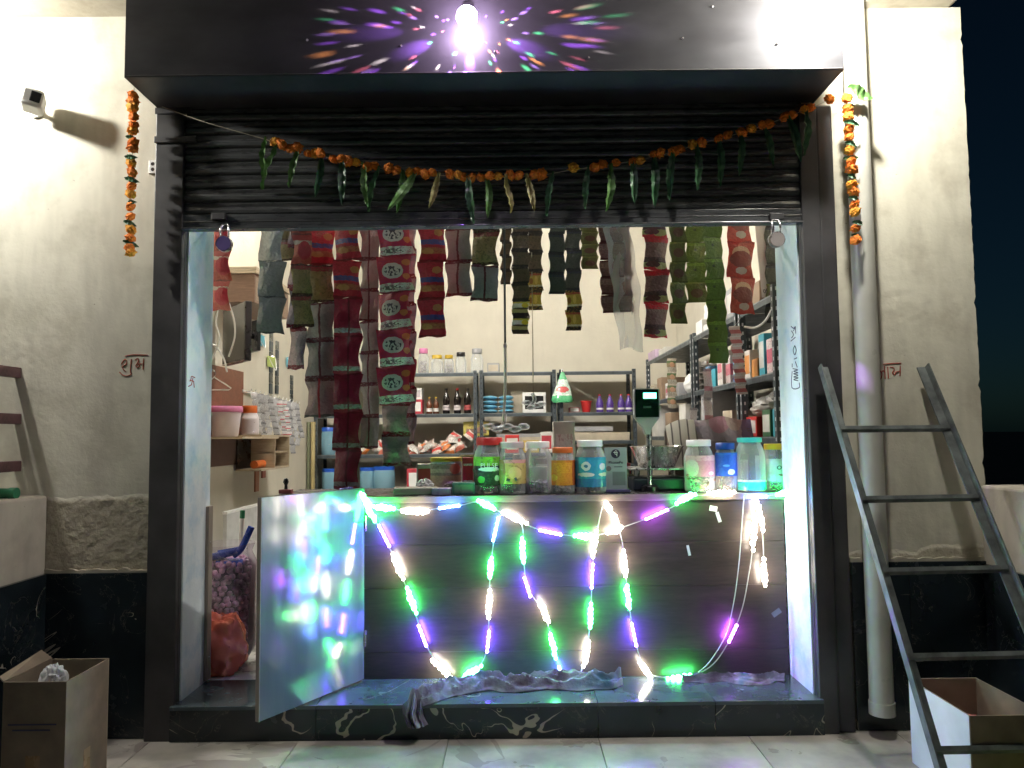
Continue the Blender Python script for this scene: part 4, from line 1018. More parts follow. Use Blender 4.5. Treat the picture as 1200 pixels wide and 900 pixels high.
def pbox(lab, x, y, z, sx_, sy_, sz_, mat, panel=None, rz=0, grp=None, nm='carton_box', cat='box', front='y'):
    t_ = thing(nm, lab, cat, (x, y, z), grp, rz)
    MB().bx(-sx_/2, sx_/2, -sy_/2, sy_/2, .0004, sz_).build('box_body', mat, t_, bev=.003)
    if panel:
        if front == 'y': MB().bx(-sx_*.40, sx_*.40, -sy_/2-.0012, -sy_/2+.0005, sz_*.18, sz_*.82).build('printed_panel', panel, t_)
        else: MB().bx(-sx_/2-.0012, -sx_/2+.0005, -sy_*.40, sy_*.40, sz_*.18, sz_*.82).build('printed_panel', panel, t_)
    MB().bx(-sx_/2-.0008, sx_/2+.0008, -sy_*.08, sy_*.08, sz_-.001, sz_+.0012).build('tape', M['cardin'], t_)
    return t_
def bottle(lab, x, y, z, r, h_, body, cap_, label=None, grp=None, profile=None):
    t_ = thing('bottle', lab, 'bottle', (x, y, z), grp)
    prof = profile or [(.8, 0), (1, .03), (1, .25), (.86, .36), (1, .50), (.95, .60), (.55, .76), (.34, .86), (.34, .93)]
    MB().lathe([(r*a, h_*c) for a, c in prof], 16).build('body', body, t_, True)
    MB().lathe([(r*.40, h_*.92), (r*.40, h_*.995), (0, h_)], 14).build('cap', cap_, t_, True)
    if label: MB().lathe([(r*1.02, h_*.14), (r*.98, h_*.34)], 16, cap=False).build('label_band', label, t_, True)
    return t_
def bx_at(u, v, Y): q = P(u, v, Y); return q.x
SB = S(BY+.1)

red, crim = C('red plastic', (.55, .03, .03), .35), C('crimson board', (.46, .04, .06), .5)
yel, grn, tealm, bluem, pinkm, orgm = C('yellow lid', (.62, .42, .03), .4), C('green lid', (.08, .40, .05), .4), C('teal lid', (.05, .48, .42), .4), C('blue lid', (.02, .10, .50), .35), C('pink lid', (.62, .20, .38), .4), C('orange lid', (.70, .16, .03), .4)
whitem = M['white']; greyb = C('grey board', (.35, .35, .36), .6); beige = C('beige board', (.52, .45, .34), .7)
purplem = C('purple bottle', (.10, .05, .30), .3); dkblue = C('navy', (.02, .03, .08), .4); cyanp = C('sky blue wrap', (.18, .45, .62), .3)
cola = simple('dark cola', (.012, .008, .007), .12); candy = C('mixed sweets', (.30, .18, .12), .3, var=.6, scale=60); candyb = C('dark sweets', (.06, .05, .05), .3, var=.6, scale=60); candyw = C('pale sweets', (.5, .45, .45), .3, var=.4, scale=60); candyp = C('violet sweets', (.16, .10, .22), .3, var=.5, scale=60)

# top shelf of the back racks: small jars
for i, (u, w_, h_, lid, c, lab) in enumerate((
    (496, 13, 30, pinkm, candyw, 'small jar with a pink lid on the top back shelf'), (512, 15, 22, yel, None, 'squat jar with a yellow lid beside the pink lidded jar'),
    (526, 12, 22, yel, candyw, 'slim pale jar with a yellow lid on the top back shelf'), (540, 13, 25, M['black'], None, 'clear jar with a black lid on the top back shelf'), (559, 15, 29, greyb, None, 'clear jar with a grey lid at the end of the top back shelf'))):
    jar(lab, bx_at(u, 430, BY+.1), BY+.12, ZB[0]+.001, w_*SB, h_*SB, lid, None, c, .5, 'small jars on the back shelf', .16)
pbox('flat grey carton on the top back shelf beside the grey lidded jar', bx_at(578, 430, BY+.1), BY+.2, ZB[0]+.001, .12, .2, .10, greyb, beige)
# second shelf
pbox('red carton with a white label on the back shelf beside the small bottles', bx_at(487, 480, BY+.1), BY+.12, ZB[1]+.001, 17*SB, .16, 17*SB, crim, whitem)
pbox('white carton standing on the red carton on the back shelf', bx_at(487, 480, BY+.1), BY+.12, ZB[1]+.0025+17*SB, 16*SB, .14, 13*SB, whitem, C('pale print', (.45, .4, .42), .5))
for u in (503, 511):
    bottle('small amber bottle with a pale label beside the ' + ('red carton' if u == 503 else 'cola bottles'), bx_at(u, 480, BY+.1), BY+.10, ZB[1]+.001, 3.6*SB, 20*SB, C('amber', (.12, .04, .02), .15), yel, whitem, 'small amber bottles')
for u in (523, 536, 548):
    bottle({523: 'dark cola bottle with a pale label and dark cap beside the amber bottles', 536: 'dark cola bottle with a red cap on the back shelf', 548: 'dark cola bottle with a red label on the back shelf'}[u], bx_at(u, 480, BY+.1), BY+.10, ZB[1]+.001, 4.2*SB, 30*SB, cola, red if u == 536 else cola, C('cola label', (.62, .55, .55), .4) if u != 548 else C('cola label red', (.4, .08, .08), .4), 'cola bottles')
k = 0
for col_ in range(2):
    for row in range(4):
        u = 574 + col_*19; t_ = thing('wrapped_packet', ('lowest', 'second lowest', 'third', 'topmost')[row] + ' sky blue packet of the pile ' + ('by the rack post', 'by the pale carton')[col_], 'packet', (bx_at(u, 480, BY+.1), BY+.14, ZB[1]+.001+row*5.3*SB), 'sky blue packets piled on the back shelf', .03*((row*3+col_) % 3 - 1))
        MB().ball((0, 0, 2.6*SB), 1, 14, 8, (9.2*SB, .10, 2.7*SB)).build('wrap', cyanp, t_, True); MB().bx(-9*SB, -7.8*SB, -.05, .05, 2.0*SB, 3.2*SB).build('seal', whitem, t_)
t_ = pbox('white open fronted box with a black inside on the back shelf', bx_at(626, 482, BY+.1), BY+.16, ZB[1]+.001, 27*SB, .2, 24*SB, whitem, M['black'])
pbox('pale carton standing upright on the back shelf behind the sky blue packets', bx_at(606, 482, BY+.1), BY+.30, ZB[1]+.001, 14*SB, .1, 27*SB, beige, None)
# green bag hanging from the rack
gp = P(659, 436, BY-.02)
t_ = thing('carrier_bag', 'white and green carrier bag hanging from the back rack', 'bag', (gp.x, BY-.03, gp.z))
mb = MB()
def gbf(u, v):
    th = u*2*math.pi; q = (.012 + .10*v**.85)*(1+.08*math.sin(5*th+6*v)); z = -.30*v
    if v > .94: q *= .8
    return (q*math.cos(th), .5*q*math.sin(th), z)
mb.grid(gbf, 24, 14); mb.build('bag_body', packmat('green white bag', [(0, (.08, .40, .18)), (.22, (.62, .72, .66)), (.75, (.12, .45, .22))], [((.55, .10, .10), .5, .42, .28, .10)], ((.1, .45, .2), .5)), t_, True)
MB().tube(curve([(-.008, 0, -.02), (-.006, .01, .02), (.006, .03, .03), (.008, .05, .02)], 4), .006, 6).build('handle', whitem, t_, True)
t_ = thing('bucket', 'small red plastic bucket on the back shelf', 'bucket', (bx_at(687, 479, BY+.1), BY+.10, zA[1]+.1395))
MB().lathe([(4.6*SB, 0), (6.3*SB, 13*SB), (6.8*SB, 13*SB), (6.8*SB, 12*SB)], 18).build('pail', red, t_, True); MB().lathe([(6.9*SB, 12.2*SB), (6.9*SB, 13.3*SB)], 18, cap=False).build('rim', red, t_, True)
for u, lab in ((703, 'next to the red bucket'), (715, 'second from the red bucket'), (728, 'third from the red bucket'), (737, 'next to the rack post')):
    t_ = bottle('purple cleaner bottle with a tapering neck ' + lab, bx_at(u, 479, BY+.1), BY+.10, zA[1]+.1395, 4.3*SB, 21*SB, purplem, red, whitem, 'purple cleaner bottles', [(.95, 0), (1, .04), (1, .5), (.75, .66), (.4, .82), (.3, .94)])
pbox('flat pink packet lying on the back shelf beside the red bucket', bx_at(673, 479, BY+.1), BY+.14, zA[1]+.1395, 12*SB, .14, 6*SB, C('pink pack', (.45, .16, .16), .4), whitem)
# beige flattened cartons on lower shelves of the third rack
for i, (u, w_, z, h_, mt) in enumerate(((700, 80, zA[1]-.28, .08, beige), (690, 60, zA[1]-.19, .05, greyb), (715, 36, zA[2]-.12, .12, C('yellow pack', (.55, .50, .16), .5)))):
    pbox(('long beige carton lying under the purple bottles', 'flat grey carton lying on the long beige carton', 'yellow carton on the low shelf behind the scale')[i], bx_at(u, 500, BY+.1), BY+.2, z+.1395, w_*SB*.93, .26, h_, mt, None)
# third shelf: heap of snack packs
heapm = [packmat('heap pack %d' % i, st_, None, ik, rough=.3) for i, (st_, ik) in enumerate((([(0, (.6, .55, .5)), (.4, (.5, .06, .05)), (.8, (.6, .56, .5))], ((.3, .05, .04), .5)), ([(0, (.6, .2, .05)), (.5, (.65, .6, .55))], ((.6, .1, .03), .5)), ([(0, (.6, .58, .54)), (.6, (.45, .35, .3))], ((.2, .14, .12), .6)), ([(0, (.42, .12, .08)), (.5, (.62, .56, .5))], ((.2, .08, .06), .5))))]
rr = random.Random(31); HC = ('red and white', 'orange and white', 'white and grey', 'brick red')
for i in range(44):
    u = rr.uniform(484, 580) if i > 9 else rr.uniform(392, 480); lvl = max(0, 1-abs(u-550)/75); dz = rr.uniform(0, .20*lvl) if i > 9 else rr.uniform(0, .08)
    yy = BY + .06 + rr.uniform(0, .16)
    me = packet(13*SB, 9.5*SB, 5*SB, heapm[i % 4], 'pillow')
    o = link('snack_packet', me, None, (bx_at(u, 527, yy), yy, ZB[2] + .05 + dz)); o.rotation_euler = (rr.uniform(-1.2, .3), rr.uniform(-.8, .8), rr.uniform(-.5, .5))
    tag(o, HC[i % 4] + ' snack packet in the loose heap on the back shelf', 'snack packet', HC[i % 4] + ' snack packets heaped on the back shelf')
pbox('flat yellow picture carton standing tilted on the snack heap', bx_at(558, 500, BY+.12), BY+.12, ZB[2]+.17, 30*SB, .03, 17*SB, C('yellow print', (.58, .50, .12), .45), packmat('picture', [(0, (.3, .2, .15)), (.5, (.6, .5, .15))], [((.5, .3, .2), .7, .4, .2, .3)], ((.1, .08, .08), .6)), rz=.1)
# low shelf: blue lidded containers
bt_ = clear('blue tinted tub', (.30, .55, .68), .62, .25)
for u, v, w_, h_, lab, fl_ in ((385, 530, 17, 32, 'blue lidded container with beige contents at the end of the back rack', True), (386, 573, 18, 26, 'blue lidded container under the beige filled one', False), (430, 573, 17, 27, 'narrow blue lidded container beside the crimson crisp strip', False), (450, 573, 25, 28, 'wide blue lidded container below the lilac packets', False)):
    zc = ZB[2] if v == 530 else ZB[3]
    jar(lab, bx_at(u, v, BY+.1), BY+.11, zc+.001, w_*SB, h_*SB, bluem, None, C('beige grain', (.48, .40, .27), .8) if fl_ else None, .6, 'blue lidded containers', .12, True, nm='container', body=bt_)
pbox('red and white carton low on the back rack behind the counter clutter', bx_at(490, 560, BY+.1), BY+.1, ZB[3]+.001, 24*SB, .15, 25*SB, crim, whitem)
pbox('dark blue carton low on the back rack behind the yellow lidded jar', bx_at(520, 560, BY+.1), BY+.12, ZB[3]+.001, 26*SB, .15, 34*SB, dkblue, greyb)
pbox('grey carton low on the back rack behind the clear jars', bx_at(612, 540, BY+.1), BY+.27, ZB[2]+.001, 60*SB, .22, 22*SB, greyb, beige)
pbox('blue carton low on the back rack behind the red lidded jar', bx_at(592, 560, BY+.1), BY+.12, ZB[3]+.001, 50*SB, .2, 36*SB, C('blue board', (.08, .18, .30), .5), None)

# ------------------------------------------------------------------ right hand racks
def rbox(i, y, z, dy, h_, mat, panel, lab, dx=.22, nm='carton_box', off=.02):
    pbox(lab, RXF+off+dx/2, y, z+.001, dx, dy, h_, mat, panel, front='x', nm=nm)
wht2 = C('off white board', (.62, .60, .56), .6); lil = C('lilac tray', (.60, .45, .62), .4); brn = C('brown board', (.30, .21, .14), .8)
pinkprint = packmat('pink print box', [(0, (.6, .5, .5)), (.3, (.55, .14, .2)), (.7, (.62, .58, .58))], None, ((.4, .1, .2), .5)); tealb = C('teal pack', (.05, .35, .45), .4); blueprint = packmat('blue print box', [(0, (.1, .2, .45)), (.4, (.6, .62, .66)), (.8, (.12, .3, .5))], None, ((.1, .12, .3), .5))
T, Mi, Lo = ZR[0], ZR[1], ZR[2]
RB = [(4.0, T, .36, .09, lil, None, 'shallow lilac tray on top of the long side rack'), (3.5, T, .30, .06, wht2, None, 'flat white pack on top of the long side rack'), (2.15, T, .18, .10, whitem, None, 'bright white carton on top of the boxed rack'),
 (1.95, T, .14, .05, whitem, None, 'thin white pack on the boxed rack top beside the bright carton'), (1.35, T, .2, .18, greyb, wht2, 'grey carton on the boxed rack top near the white paper'), (.95, T, .26, .12, brn, None, 'brown carton on top of the short rack by the jamb'),
 (4.0, Mi, .22, .16, beige, wht2, 'beige carton on the middle shelf at the end of the long side rack'), (3.65, Mi, .20, .20, brn, None, 'brown carton on the middle shelf behind the scale display'), (3.3, Mi, .16, .13, wht2, pinkprint, 'white and pink carton on the middle shelf of the long side rack'), (2.95, Mi, .2, .1, greyb, None, 'low grey carton on the middle shelf of the long side rack'),
 (1.95, Mi, .10, .15, blueprint, None, 'blue and white printed carton on the boxed rack behind the green strip'), (1.80, Mi, .10, .12, tealb, None, 'teal pack on the boxed rack beside the blue printed carton'), (1.64, Mi, .12, .22, wht2, pinkprint, 'tall white carton with pink print on the boxed rack'), (1.46, Mi, .10, .17, pinkprint, None, 'pink printed carton on the boxed rack behind the pink sweets strip'), (1.30, Mi, .10, .12, blueprint, None, 'small blue printed carton at the end post of the boxed rack'),
 (1.07, Mi, .10, .16, wht2, C('orange pack', (.6, .25, .06), .5), 'white carton with an orange panel on the short rack'), (.94, Mi, .10, .10, C('orange pack', (.6, .25, .06), .5), None, 'low orange pack on the short rack shelf'), (.82, Mi, .09, .22, tealb, wht2, 'tall narrow teal pack on the short rack'), (.68, Mi, .12, .18, pinkprint, None, 'pink and white printed carton on the short rack next to the jamb'),
 (3.9, Lo, .3, .28, wht2, None, 'large white carton on the low shelf of the long side rack'), (3.3, Lo, .24, .2, brn, None, 'brown carton on the low shelf of the long side rack'), (2.75, Lo, .22, .25, wht2, None, 'white carton on the low shelf behind the draped chair'), (2.0, Lo, .3, .30, greyb, None, 'large grey carton on the low shelf of the boxed rack'), (1.5, Lo, .2, .16, beige, None, 'beige carton on the low shelf of the boxed rack'),
 (1.03, Lo, .18, .11, red, wht2, 'red carton with a white label on the low shelf of the short rack'), (.78, Lo, .13, .14, C('dark green print', (.04, .12, .05), .4), wht2, 'dark green carton on the low shelf of the short rack'), (.64, Lo, .08, .14, tealb, None, 'slim teal pack on the low shelf by the jamb')]
for i, a in enumerate(RB): rbox(i, *a)
# white statuette like bottle on top of the rack
bottle('bright white bottle standing on the bright carton on the boxed rack', RXF+.10, 2.15, T+.103, .04, .17, M['white'], M['white'], None)
# egg trays
for k in range(5):
    t_ = thing('egg_tray', ('lowest', 'second', 'middle', 'fourth', 'topmost')[k] + ' white egg tray of the pile on the side rack', 'egg tray', (RXF+.16, 2.42+.0*k, Mi+.001+k*.045), 'egg trays piled on the side rack')
    mb = MB(); mb.bx(-.12, .12, -.10, .10, 0, .012); mb.build('tray', C('pulp tray', (.5, .48, .44), .9), t_)
    mb = MB()
    for a in range(5):
        for c in range(4): mb.ball((-.10+a*.05, -.075+c*.05, .028), .02, 8, 6, (1, 1, 1.05))
    mb.build('eggs', C('egg shell', (.72, .68, .62), .5), t_, True)
mb = crumple((0, 0, .085), .09, .11, .085, .25, 1.8, 11, floor=.001); o = mb.build('white_sack', M['white'], None, True, loc=(RXF+.14, 2.72, Mi)); tag(o, 'plump white polythene sack on the side rack beside the egg trays', 'sack')
mb = crumple((0, 0, .05), .09, .11, .05, .35, 2.2, 12, floor=.001); o = mb.build('grey_sack', C('grey polythene', (.42, .40, .37), .4), None, True, loc=(RXF+.15, .80, Lo+.142)); tag(o, 'crumpled grey bag lying on the dark green carton by the jamb', 'bag')
mb = crumple((0, 0, .05), .10, .10, .055, .35, 2.2, 13, floor=.001); o = mb.build('grey_sack', C('grey polythene', (.42, .40, .37), .4), None, True, loc=(RXF+.15, 1.03, Lo+.112)); tag(o, 'crumpled grey bag lying on the red carton of the short rack', 'bag')
# strips hung on the rack fronts
def rack_strip(u0, v0, u1, v1, wpx, hpx, mat, Y, lab):
    a, c = P(u0, v0, Y), P(u1, v1, Y); n = max(1, round((c-a).length/(hpx*S(Y))))
    t_ = thing('sachet_strip', lab, 'packets', a, 'sachet strips hung on the side racks')
    MB().tube([(0, 0, 0), (.5*(RXF-a.x), 0, .05), (RXF-a.x, 0, .06)], .0015, 5).build('hook', M['steel'], t_)
    me = packet(wpx*S(Y), (c-a).length/n*1.02, .012, mat, 'sachet')
    for i in range(n): o = link('sachet', me, t_, (c-a)*(i/n)); o.rotation_euler = (0, -math.atan2(c.x-a.x, a.z-c.z), .3)
rack_strip(861, 382, 869, 462, 15, 11, K['pinkcandy'], .95, 'strip of pink and white sweets hooked to the boxed rack')
rack_strip(829, 432, 830, 500, 11, 34, K['whitepink'], 1.5, 'long white and pink packet strip hooked to the boxed rack')
rack_strip(787, 420, 788, 478, 12, 15, K['faces'], 2.9, 'strip of picture sachets hooked to the long side rack')
rack_strip(812, 478, 813, 505, 10, 27, K['whitepink'], 1.9, 'single white card hooked low on the boxed rack')
p = P(862, 392, .9); t_ = thing('white_cable', 'white cable looping over the short rack under the white paper', 'cable', P(858, 395, .75))
b0 = Vector(t_.location); MB().tube([q - b0 for q in curve([P(872, 383, .75), P(885, 384, .72), P(897, 376, .68), P(905, 362, .64), P(912, 352, .60)], 5)], .006, 8).build('sheath', M['white'], t_, True)

# ------------------------------------------------------------------ on the counter
CZ = .141 + zt + .0006
def cj(u, w_, vt, vb, Y, *a, **k):
    q = S(Y); return jar(a[0], P(u, vb, Y).x, Y, CZ, w_*q, (vb-vt)*q, *a[1:], **k)
JY = .34
L_pulse = packmat('green and black label', [(0, (.02, .025, .02)), (.55, (.025, .03, .025)), (.68, (.20, .50, .04))], [((.7, .7, .68), .5, .56, .34, .07), ((.10, .35, .08), .25, .2, .12, .12), ((.5, .5, .48), .75, .25, .08, .1)], ((.05, .08, .05), .5), rough=.5)
L_gold = packmat('gold label', [(0, (.50, .36, .12)), (.85, (.58, .25, .25))], [((.20, .12, .04), .15, .5, .14, .6), ((.62, .48, .2), .6, .45, .22, .25)], ((.18, .12, .05), .5), rough=.5, inkscale=(5, 5, 7))
L_orange = packmat('orange label', [(0, (.68, .30, .03)), (.5, (.72, .36, .03)), (.9, (.66, .25, .03))], [((.72, .55, .05), .12, .3, .13, .14), ((.45, .10, .02), .93, .5, .09, .7)], ((.60, .22, .02), .7), rough=.5)
L_blue = packmat('sky blue label', [(0, (.02, .16, .36)), (.28, (.02, .30, .42)), (.9, (.02, .26, .36))], [((.62, .70, .60), .33, .42, .26, .07), ((.66, .68, .66), .32, .70, .15, .15), ((.05, .2, .3), .32, .70, .06, .06), ((.62, .68, .66), .86, .68, .10, .12), ((.62, .70, .60), .9, .42, .18, .06)], ((.02, .22, .34), .5), rough=.5)
L_pink = packmat('pink label', [(0, (.52, .22, .30)), (.75, (.60, .34, .40))], [((.58, .42, .45), .15, .4, .22, .4), ((.6, .58, .58), .8, .15, .1, .08)], ((.42, .14, .24), .5), rough=.5)
L_bl2 = packmat('deep blue label', [(0, (.012, .08, .45)), (.9, (.02, .12, .5))], [((.55, .58, .6), .62, .18, .17, .13), ((.1, .3, .6), .4, .45, .15, .05)], ((.01, .06, .36), .6), rough=.45)
L_face = packmat('face sticker', [(0, (.55, .53, .50)), (.9, (.5, .48, .46))], [((.06, .06, .06), .40, .62, .10, .09), ((.5, .5, .5), .40, .62, .05, .05), ((.06, .06, .06), .72, .64, .12, .05), ((.3, .14, .1), .55, .3, .2, .05)], None, rough=.5)
L_teal = packmat('teal base band', [(0, (.03, .35, .30)), (.8, (.55, .60, .58))], None, ((.02, .25, .22), .5), rough=.5)
cj(523, 37, 524, 563, .56, 'square jar with a yellow lid and beige contents behind the clutter', yel, packmat('beige label', [(0, (.46, .36, .24)), (.55, (.25, .22, .2)), (.65, (.46, .4, .34)), (.8, (.25, .22, .2))], [((.5, .15, .12), .82, .8, .16, .2)], None, rough=.6), None, square=True, lab_z=(.05, .82))
cj(574, 38, 509, 574, JY+.02, 'jar with a red lid and a green and black label', red, L_pulse, candyb, .45, lab_z=(.16, .66), lidh=.11)
cj(600, 36, 514, 574, JY, 'jar with a pale lid and a gold label', C('pale pink lid', (.62, .48, .50), .4), L_gold, candyb, .3, lab_z=(.2, .66))
cj(631, 34, 514, 574, JY, 'plain clear jar with a white lid and no label', whitem, None, candyp, .22)
cj(660, 30, 521, 574, JY, 'jar with an orange lid and a bright orange label', orgm, L_orange, candyw, .2, lab_z=(.18, .72))
cj(692, 37, 513, 574, JY, 'jar with a white lid and a sky blue label', whitem, L_blue, candyp, .3, lab_z=(.12, .68))
cj(820, 35, 512, 572, JY, 'jar with a white lid and a pink label', whitem, L_pink, candy, .32, lab_z=(.3, .7))
cj(851, 27, 516, 572, JY, 'jar with a blue lid and a deep blue label', bluem, L_bl2, candy, .36, lab_z=(.32, .80), lidh=.11)
cj(880, 35, 511, 573, JY-.01, 'clear ribbed jar with a teal lid', tealm, L_teal, None, .2, lab_z=(.03, .22), lidh=.07)
cj(912, 30, 519, 573, JY+.02, 'jar with a yellow lid and a face sticker', yel, L_face, candyw, .25, square=True, lab_z=(.2, .68))
j = bpy.data.objects['jar']  # lettering on the green and black label
for o in list(bpy.data.objects):
    if o.get('label') == 'jar with a red lid and a green and black label':
        tm_ = text_mesh('PULSE', .030, M['white']); q = link('lettering', tm_, o, (0, -.0785, .13)); q.rotation_euler = (R(90), 0, 0)
# payment card stand
q = S(JY); cx = P(722, 570, JY).x
t_ = thing('payment_stand', 'grey payment card standing on the counter beside the sky blue jar', 'card stand', (cx, JY, CZ))
W_, H_ = 26*q, 52*q
MB().bx(-W_/2, W_/2, -.003, .003, .012, H_).build('card', C('pale grey card', (.34, .37, .41), .35), t_, bev=.001)
MB().bx(-W_/2, W_/2+.012, -.018, .02, 0, .014).build('foot', C('violet foot', (.10, .08, .20), .4), t_, bev=.003)
dk = C('dark violet print', (.035, .025, .06), .5)
MB().tube([(.0, -.0032, H_*.86), (.0, -.0042, H_*.86)], .021, 22).build('logo_disc', dk, t_)
lw_ = MB()
for s_ in ([(-.010, .006), (.010, .006)], [(-.003, .012), (-.003, -.001), (.004, -.005), (.007, .001), (.006, .006)], [(.006, .006), (.006, -.012)], [(.006, .010), (0, .016)]):
    lw_.tube([Vector((a, -.0044, H_*.86+c)) for a, c in s_], .0014, 5)
lw_.build('logo_mark', M['white'], t_)
o = link('lettering', text_mesh('PhonePe', .019, dk), t_, (0, -.0036, H_*.665)); o.rotation_euler = (R(90), 0, 0)
MB().bx(-.016, W_/2-.008, -.0038, -.0028, H_*.16, H_*.46).build('printed_square', C('mid grey print', (.20, .22, .24), .5), t_)
MB().tube([(-W_*.32, -.0032, H_*.53), (-W_*.32, -.0040, H_*.53)], .012, 16).build('portrait_disc', C('portrait print', (.16, .13, .15), .5), t_)
MB().bx(-.008, .03, -.0036, -.0029, H_*.56, H_*.575).build('printed_line', dk, t_)

# weighing scale with display on a pole and a steel bowl
sY = .52; q = S(sY)
t_ = thing('weighing_scale', 'electronic weighing scale with a green lit display on a steel pole', 'scale', (P(762, 570, sY).x, sY, CZ))
x0_ = t_.location.x
MB().bx(-.10, .16, -.12, .12, 0, .062).build('base', C('dark navy casing', (.02, .025, .04), .35), t_, bev=.01)
MB().bx(-.12, .19, -.14, .15, .098, .106).build('platform', M['steel'], t_, bev=.003)
for a in (-.06, .11): MB().tube([(a, 0, .06), (a, 0, .099)], .012, 10).build('platform_stud', M['steel'], t_, True)
px_ = P(759, 520, sY-.1).x - x0_
MB().tube([(px_, -.125, 0.0), (px_, -.125, P(759, 492, sY-.12).z-CZ)], .0115, 14).build('pole', M['steel'], t_, True)
MB().lathe([(.04, 0), (.04, .02), (.02, .03)], 16, c=(px_, -.125, 0)).build('pole_foot', M['black'], t_, True)
d0 = P(757, 476, sY-.12); hw, hh = 15*S(.4), 20.5*S(.4)
hd = MB(); hd.prism([(-hw, -hh+.03), (-hw*.35, -hh-.02), (-hw*.2, -hh-.05), (hw*.2, -hh-.05), (hw*.35, -hh-.02), (hw, -hh+.03), (hw, hh-.006), (hw-.006, hh), (-hw+.006, hh), (-hw, hh-.006)], -.02, .02)
hd = hd.build('display_head', C('grey casing', (.38, .38, .38), .4), t_, loc=(d0.x-x0_, -.13, d0.z-CZ), bev=.003)
MB().bx(-hw+.006, hw-.006, -.0225, -.0195, -hh+.03, hh-.006).build('display_glass', simple('dark display glass', (.006, .02, .012), .12), hd)
MB().bx(-hw*.28, hw*.72, -.0245, -.0228, hh*.42, hh*.74).build('lit_digits', emit('green digits', (.12, 1, .45), 7), hd)
MB().bx(-hw*.3, hw*.3, -.0242, -.0228, -hh*.12, hh*.0).build('badge', C('badge', (.05, .12, .08), .4), hd)
bw = thing('steel_bowl', 'shallow steel bowl resting on the weighing scale', 'bowl', (x0_+.035, sY, CZ+.1062))
MB().lathe([(.075, 0), (.085, .004), (.128, .098), (.134, .10), (.130, .102), (.082, .008), (0, .006)], 32).build('bowl', simple('brushed steel', (.62, .62, .63), .22, 1, .1, 10), bw, True)

# clutter by the scale and behind the jars
t_ = thing('draped_chair', 'chair behind the counter draped with a striped and a lilac cloth', 'chair', (P(838, 560, .98).x, .98, .139))
cz0 = P(838, 498, .95).z - .139
MB().bx(-.24, .24, .04, .07, .3, cz0-.02).build('backrest', M['plydark'], t_)
MB().bx(-.22, .22, -.30, .05, .40, .44).build('seat', M['plydark'], t_)
for a in (-.2, .2):
    for c in (-.28, .05): MB().bx(a-.016, a+.016, c-.016, c+.016, 0, .42 if c < 0 else cz0-.03).build('leg', M['plydark'], t_)
lilac = packmat('lilac cloth', [(0, (.20, .17, .20)), (.5, (.30, .26, .29)), (.8, (.34, .28, .31))], [((.42, .22, .28), .42, .85, .13, .2), ((.46, .36, .32), .62, .9, .1, .2), ((.12, .08, .15), .86, .55, .16, .5)], None, rough=.95)
mb = MB(); mb.grid(lambda u, v: (-.13 + .40*u + .01*math.sin(9*v), .055 + .10*math.cos(math.pi*(1-v))*(.6+.5*abs(v-.5)) + .012*math.sin(17*u), cz0 - .52*abs(v-.5)**1.15 + .03*math.sin(math.pi*u)**.6 + .008*math.sin(13*u+3*v) + .012), 28, 24)
o = mb.build('lilac_cloth', lilac, t_, True)
strm, tt_, bb = nodes('striped cloth'); wv = tt_.nodes.new('ShaderNodeTexWave'); wv.inputs['Scale'].default_value = 7.0; wv.bands_direction = 'X'; wv.inputs['Distortion'].default_value = 1.2; tt_.links.new(coords(tt_), wv.inputs['Vector'])
tt_.links.new(ramp(tt_, wv.outputs['Fac'], [(0, (.10, .09, .08)), (.16, (.70, .67, .60))]), bb.inputs['Base Color']); bb.inputs['Roughness'].default_value = .95
mb = MB(); mb.grid(lambda u, v: (-.245 + .16*u - .03*abs(v-.5) + .008*math.sin(9*v), .055 + .115*math.cos(math.pi*(1-v))*(.6+.5*abs(v-.5)), cz0 + .012 - .55*abs(v-.5)**1.15 + .035*math.sin(math.pi*(.15+.7*u))-.03*(1-u)), 14, 24)
mb.build('striped_cloth', strm, t_, True)
# low things on the counter top
def flat(nm, lab, cat, u0, u1, v0, v1, Y, dep, mat, rz=0, panel=None):
    q = S(Y); return pbox(lab, P((u0+u1)/2, v1, Y).x, Y, CZ, (u1-u0)*q, dep, (v1-v0)*q, mat, panel, rz, None, nm, cat)
flat('grey_tray', 'long grey board lying tilted on the counter by the crimson strip', 'board', 462, 512, 567, 575, .36, .12, C('grey ply', (.24, .23, .21), .6), .12)
flat('plastic_box', 'flat lilac plastic box on the counter edge', 'box', 507, 529, 568, 576, .31, .09, C('lilac plastic', (.22, .19, .32), .3))
flat('plastic_box', 'flat teal plastic box on the counter next to the red lidded jar', 'box', 531, 557, 562, 576, .33, .09, C('teal plastic', (.07, .17, .16), .3), 0, C('grey green', (.15, .22, .2), .3))
flat('wrapped_packet', 'red and white packet leaning behind the red lidded jar', 'packet', 543, 556, 530, 570, .48, .05, crim, -.1, packmat('red white print', [(0, (.6, .58, .56)), (.25, (.5, .03, .05)), (.9, (.6, .55, .5))], None, ((.12, .05, .06), .5)))
for i, (u, Y, w_, h_, mt, lab) in enumerate(((498, .42, 14, 15, 'clearbag', 'crumpled clear bag on the grey board'), (532, .44, 16, 12, 'card', 'crumpled brown paper on the counter behind the teal box'), (407, .40, 14, 8, 'bluefoil', 'torn blue foil wrapper at the foot of the crimson strip'))):
    mt_ = M.get(mt) or simple('blue foil', (.12, .12, .42), .25, .4, .5, 20)
    q = S(Y); mb = crumple((0, 0, h_*q*.42), w_*q*.6, w_*q*.45, h_*q*.5, .5, 2.4, 20+i, floor=.0005)
    o = mb.build('crumpled_wrapper', mt_, None, True, loc=(P(u, 573, Y).x, Y, CZ)); tag(o, lab, 'wrapper')
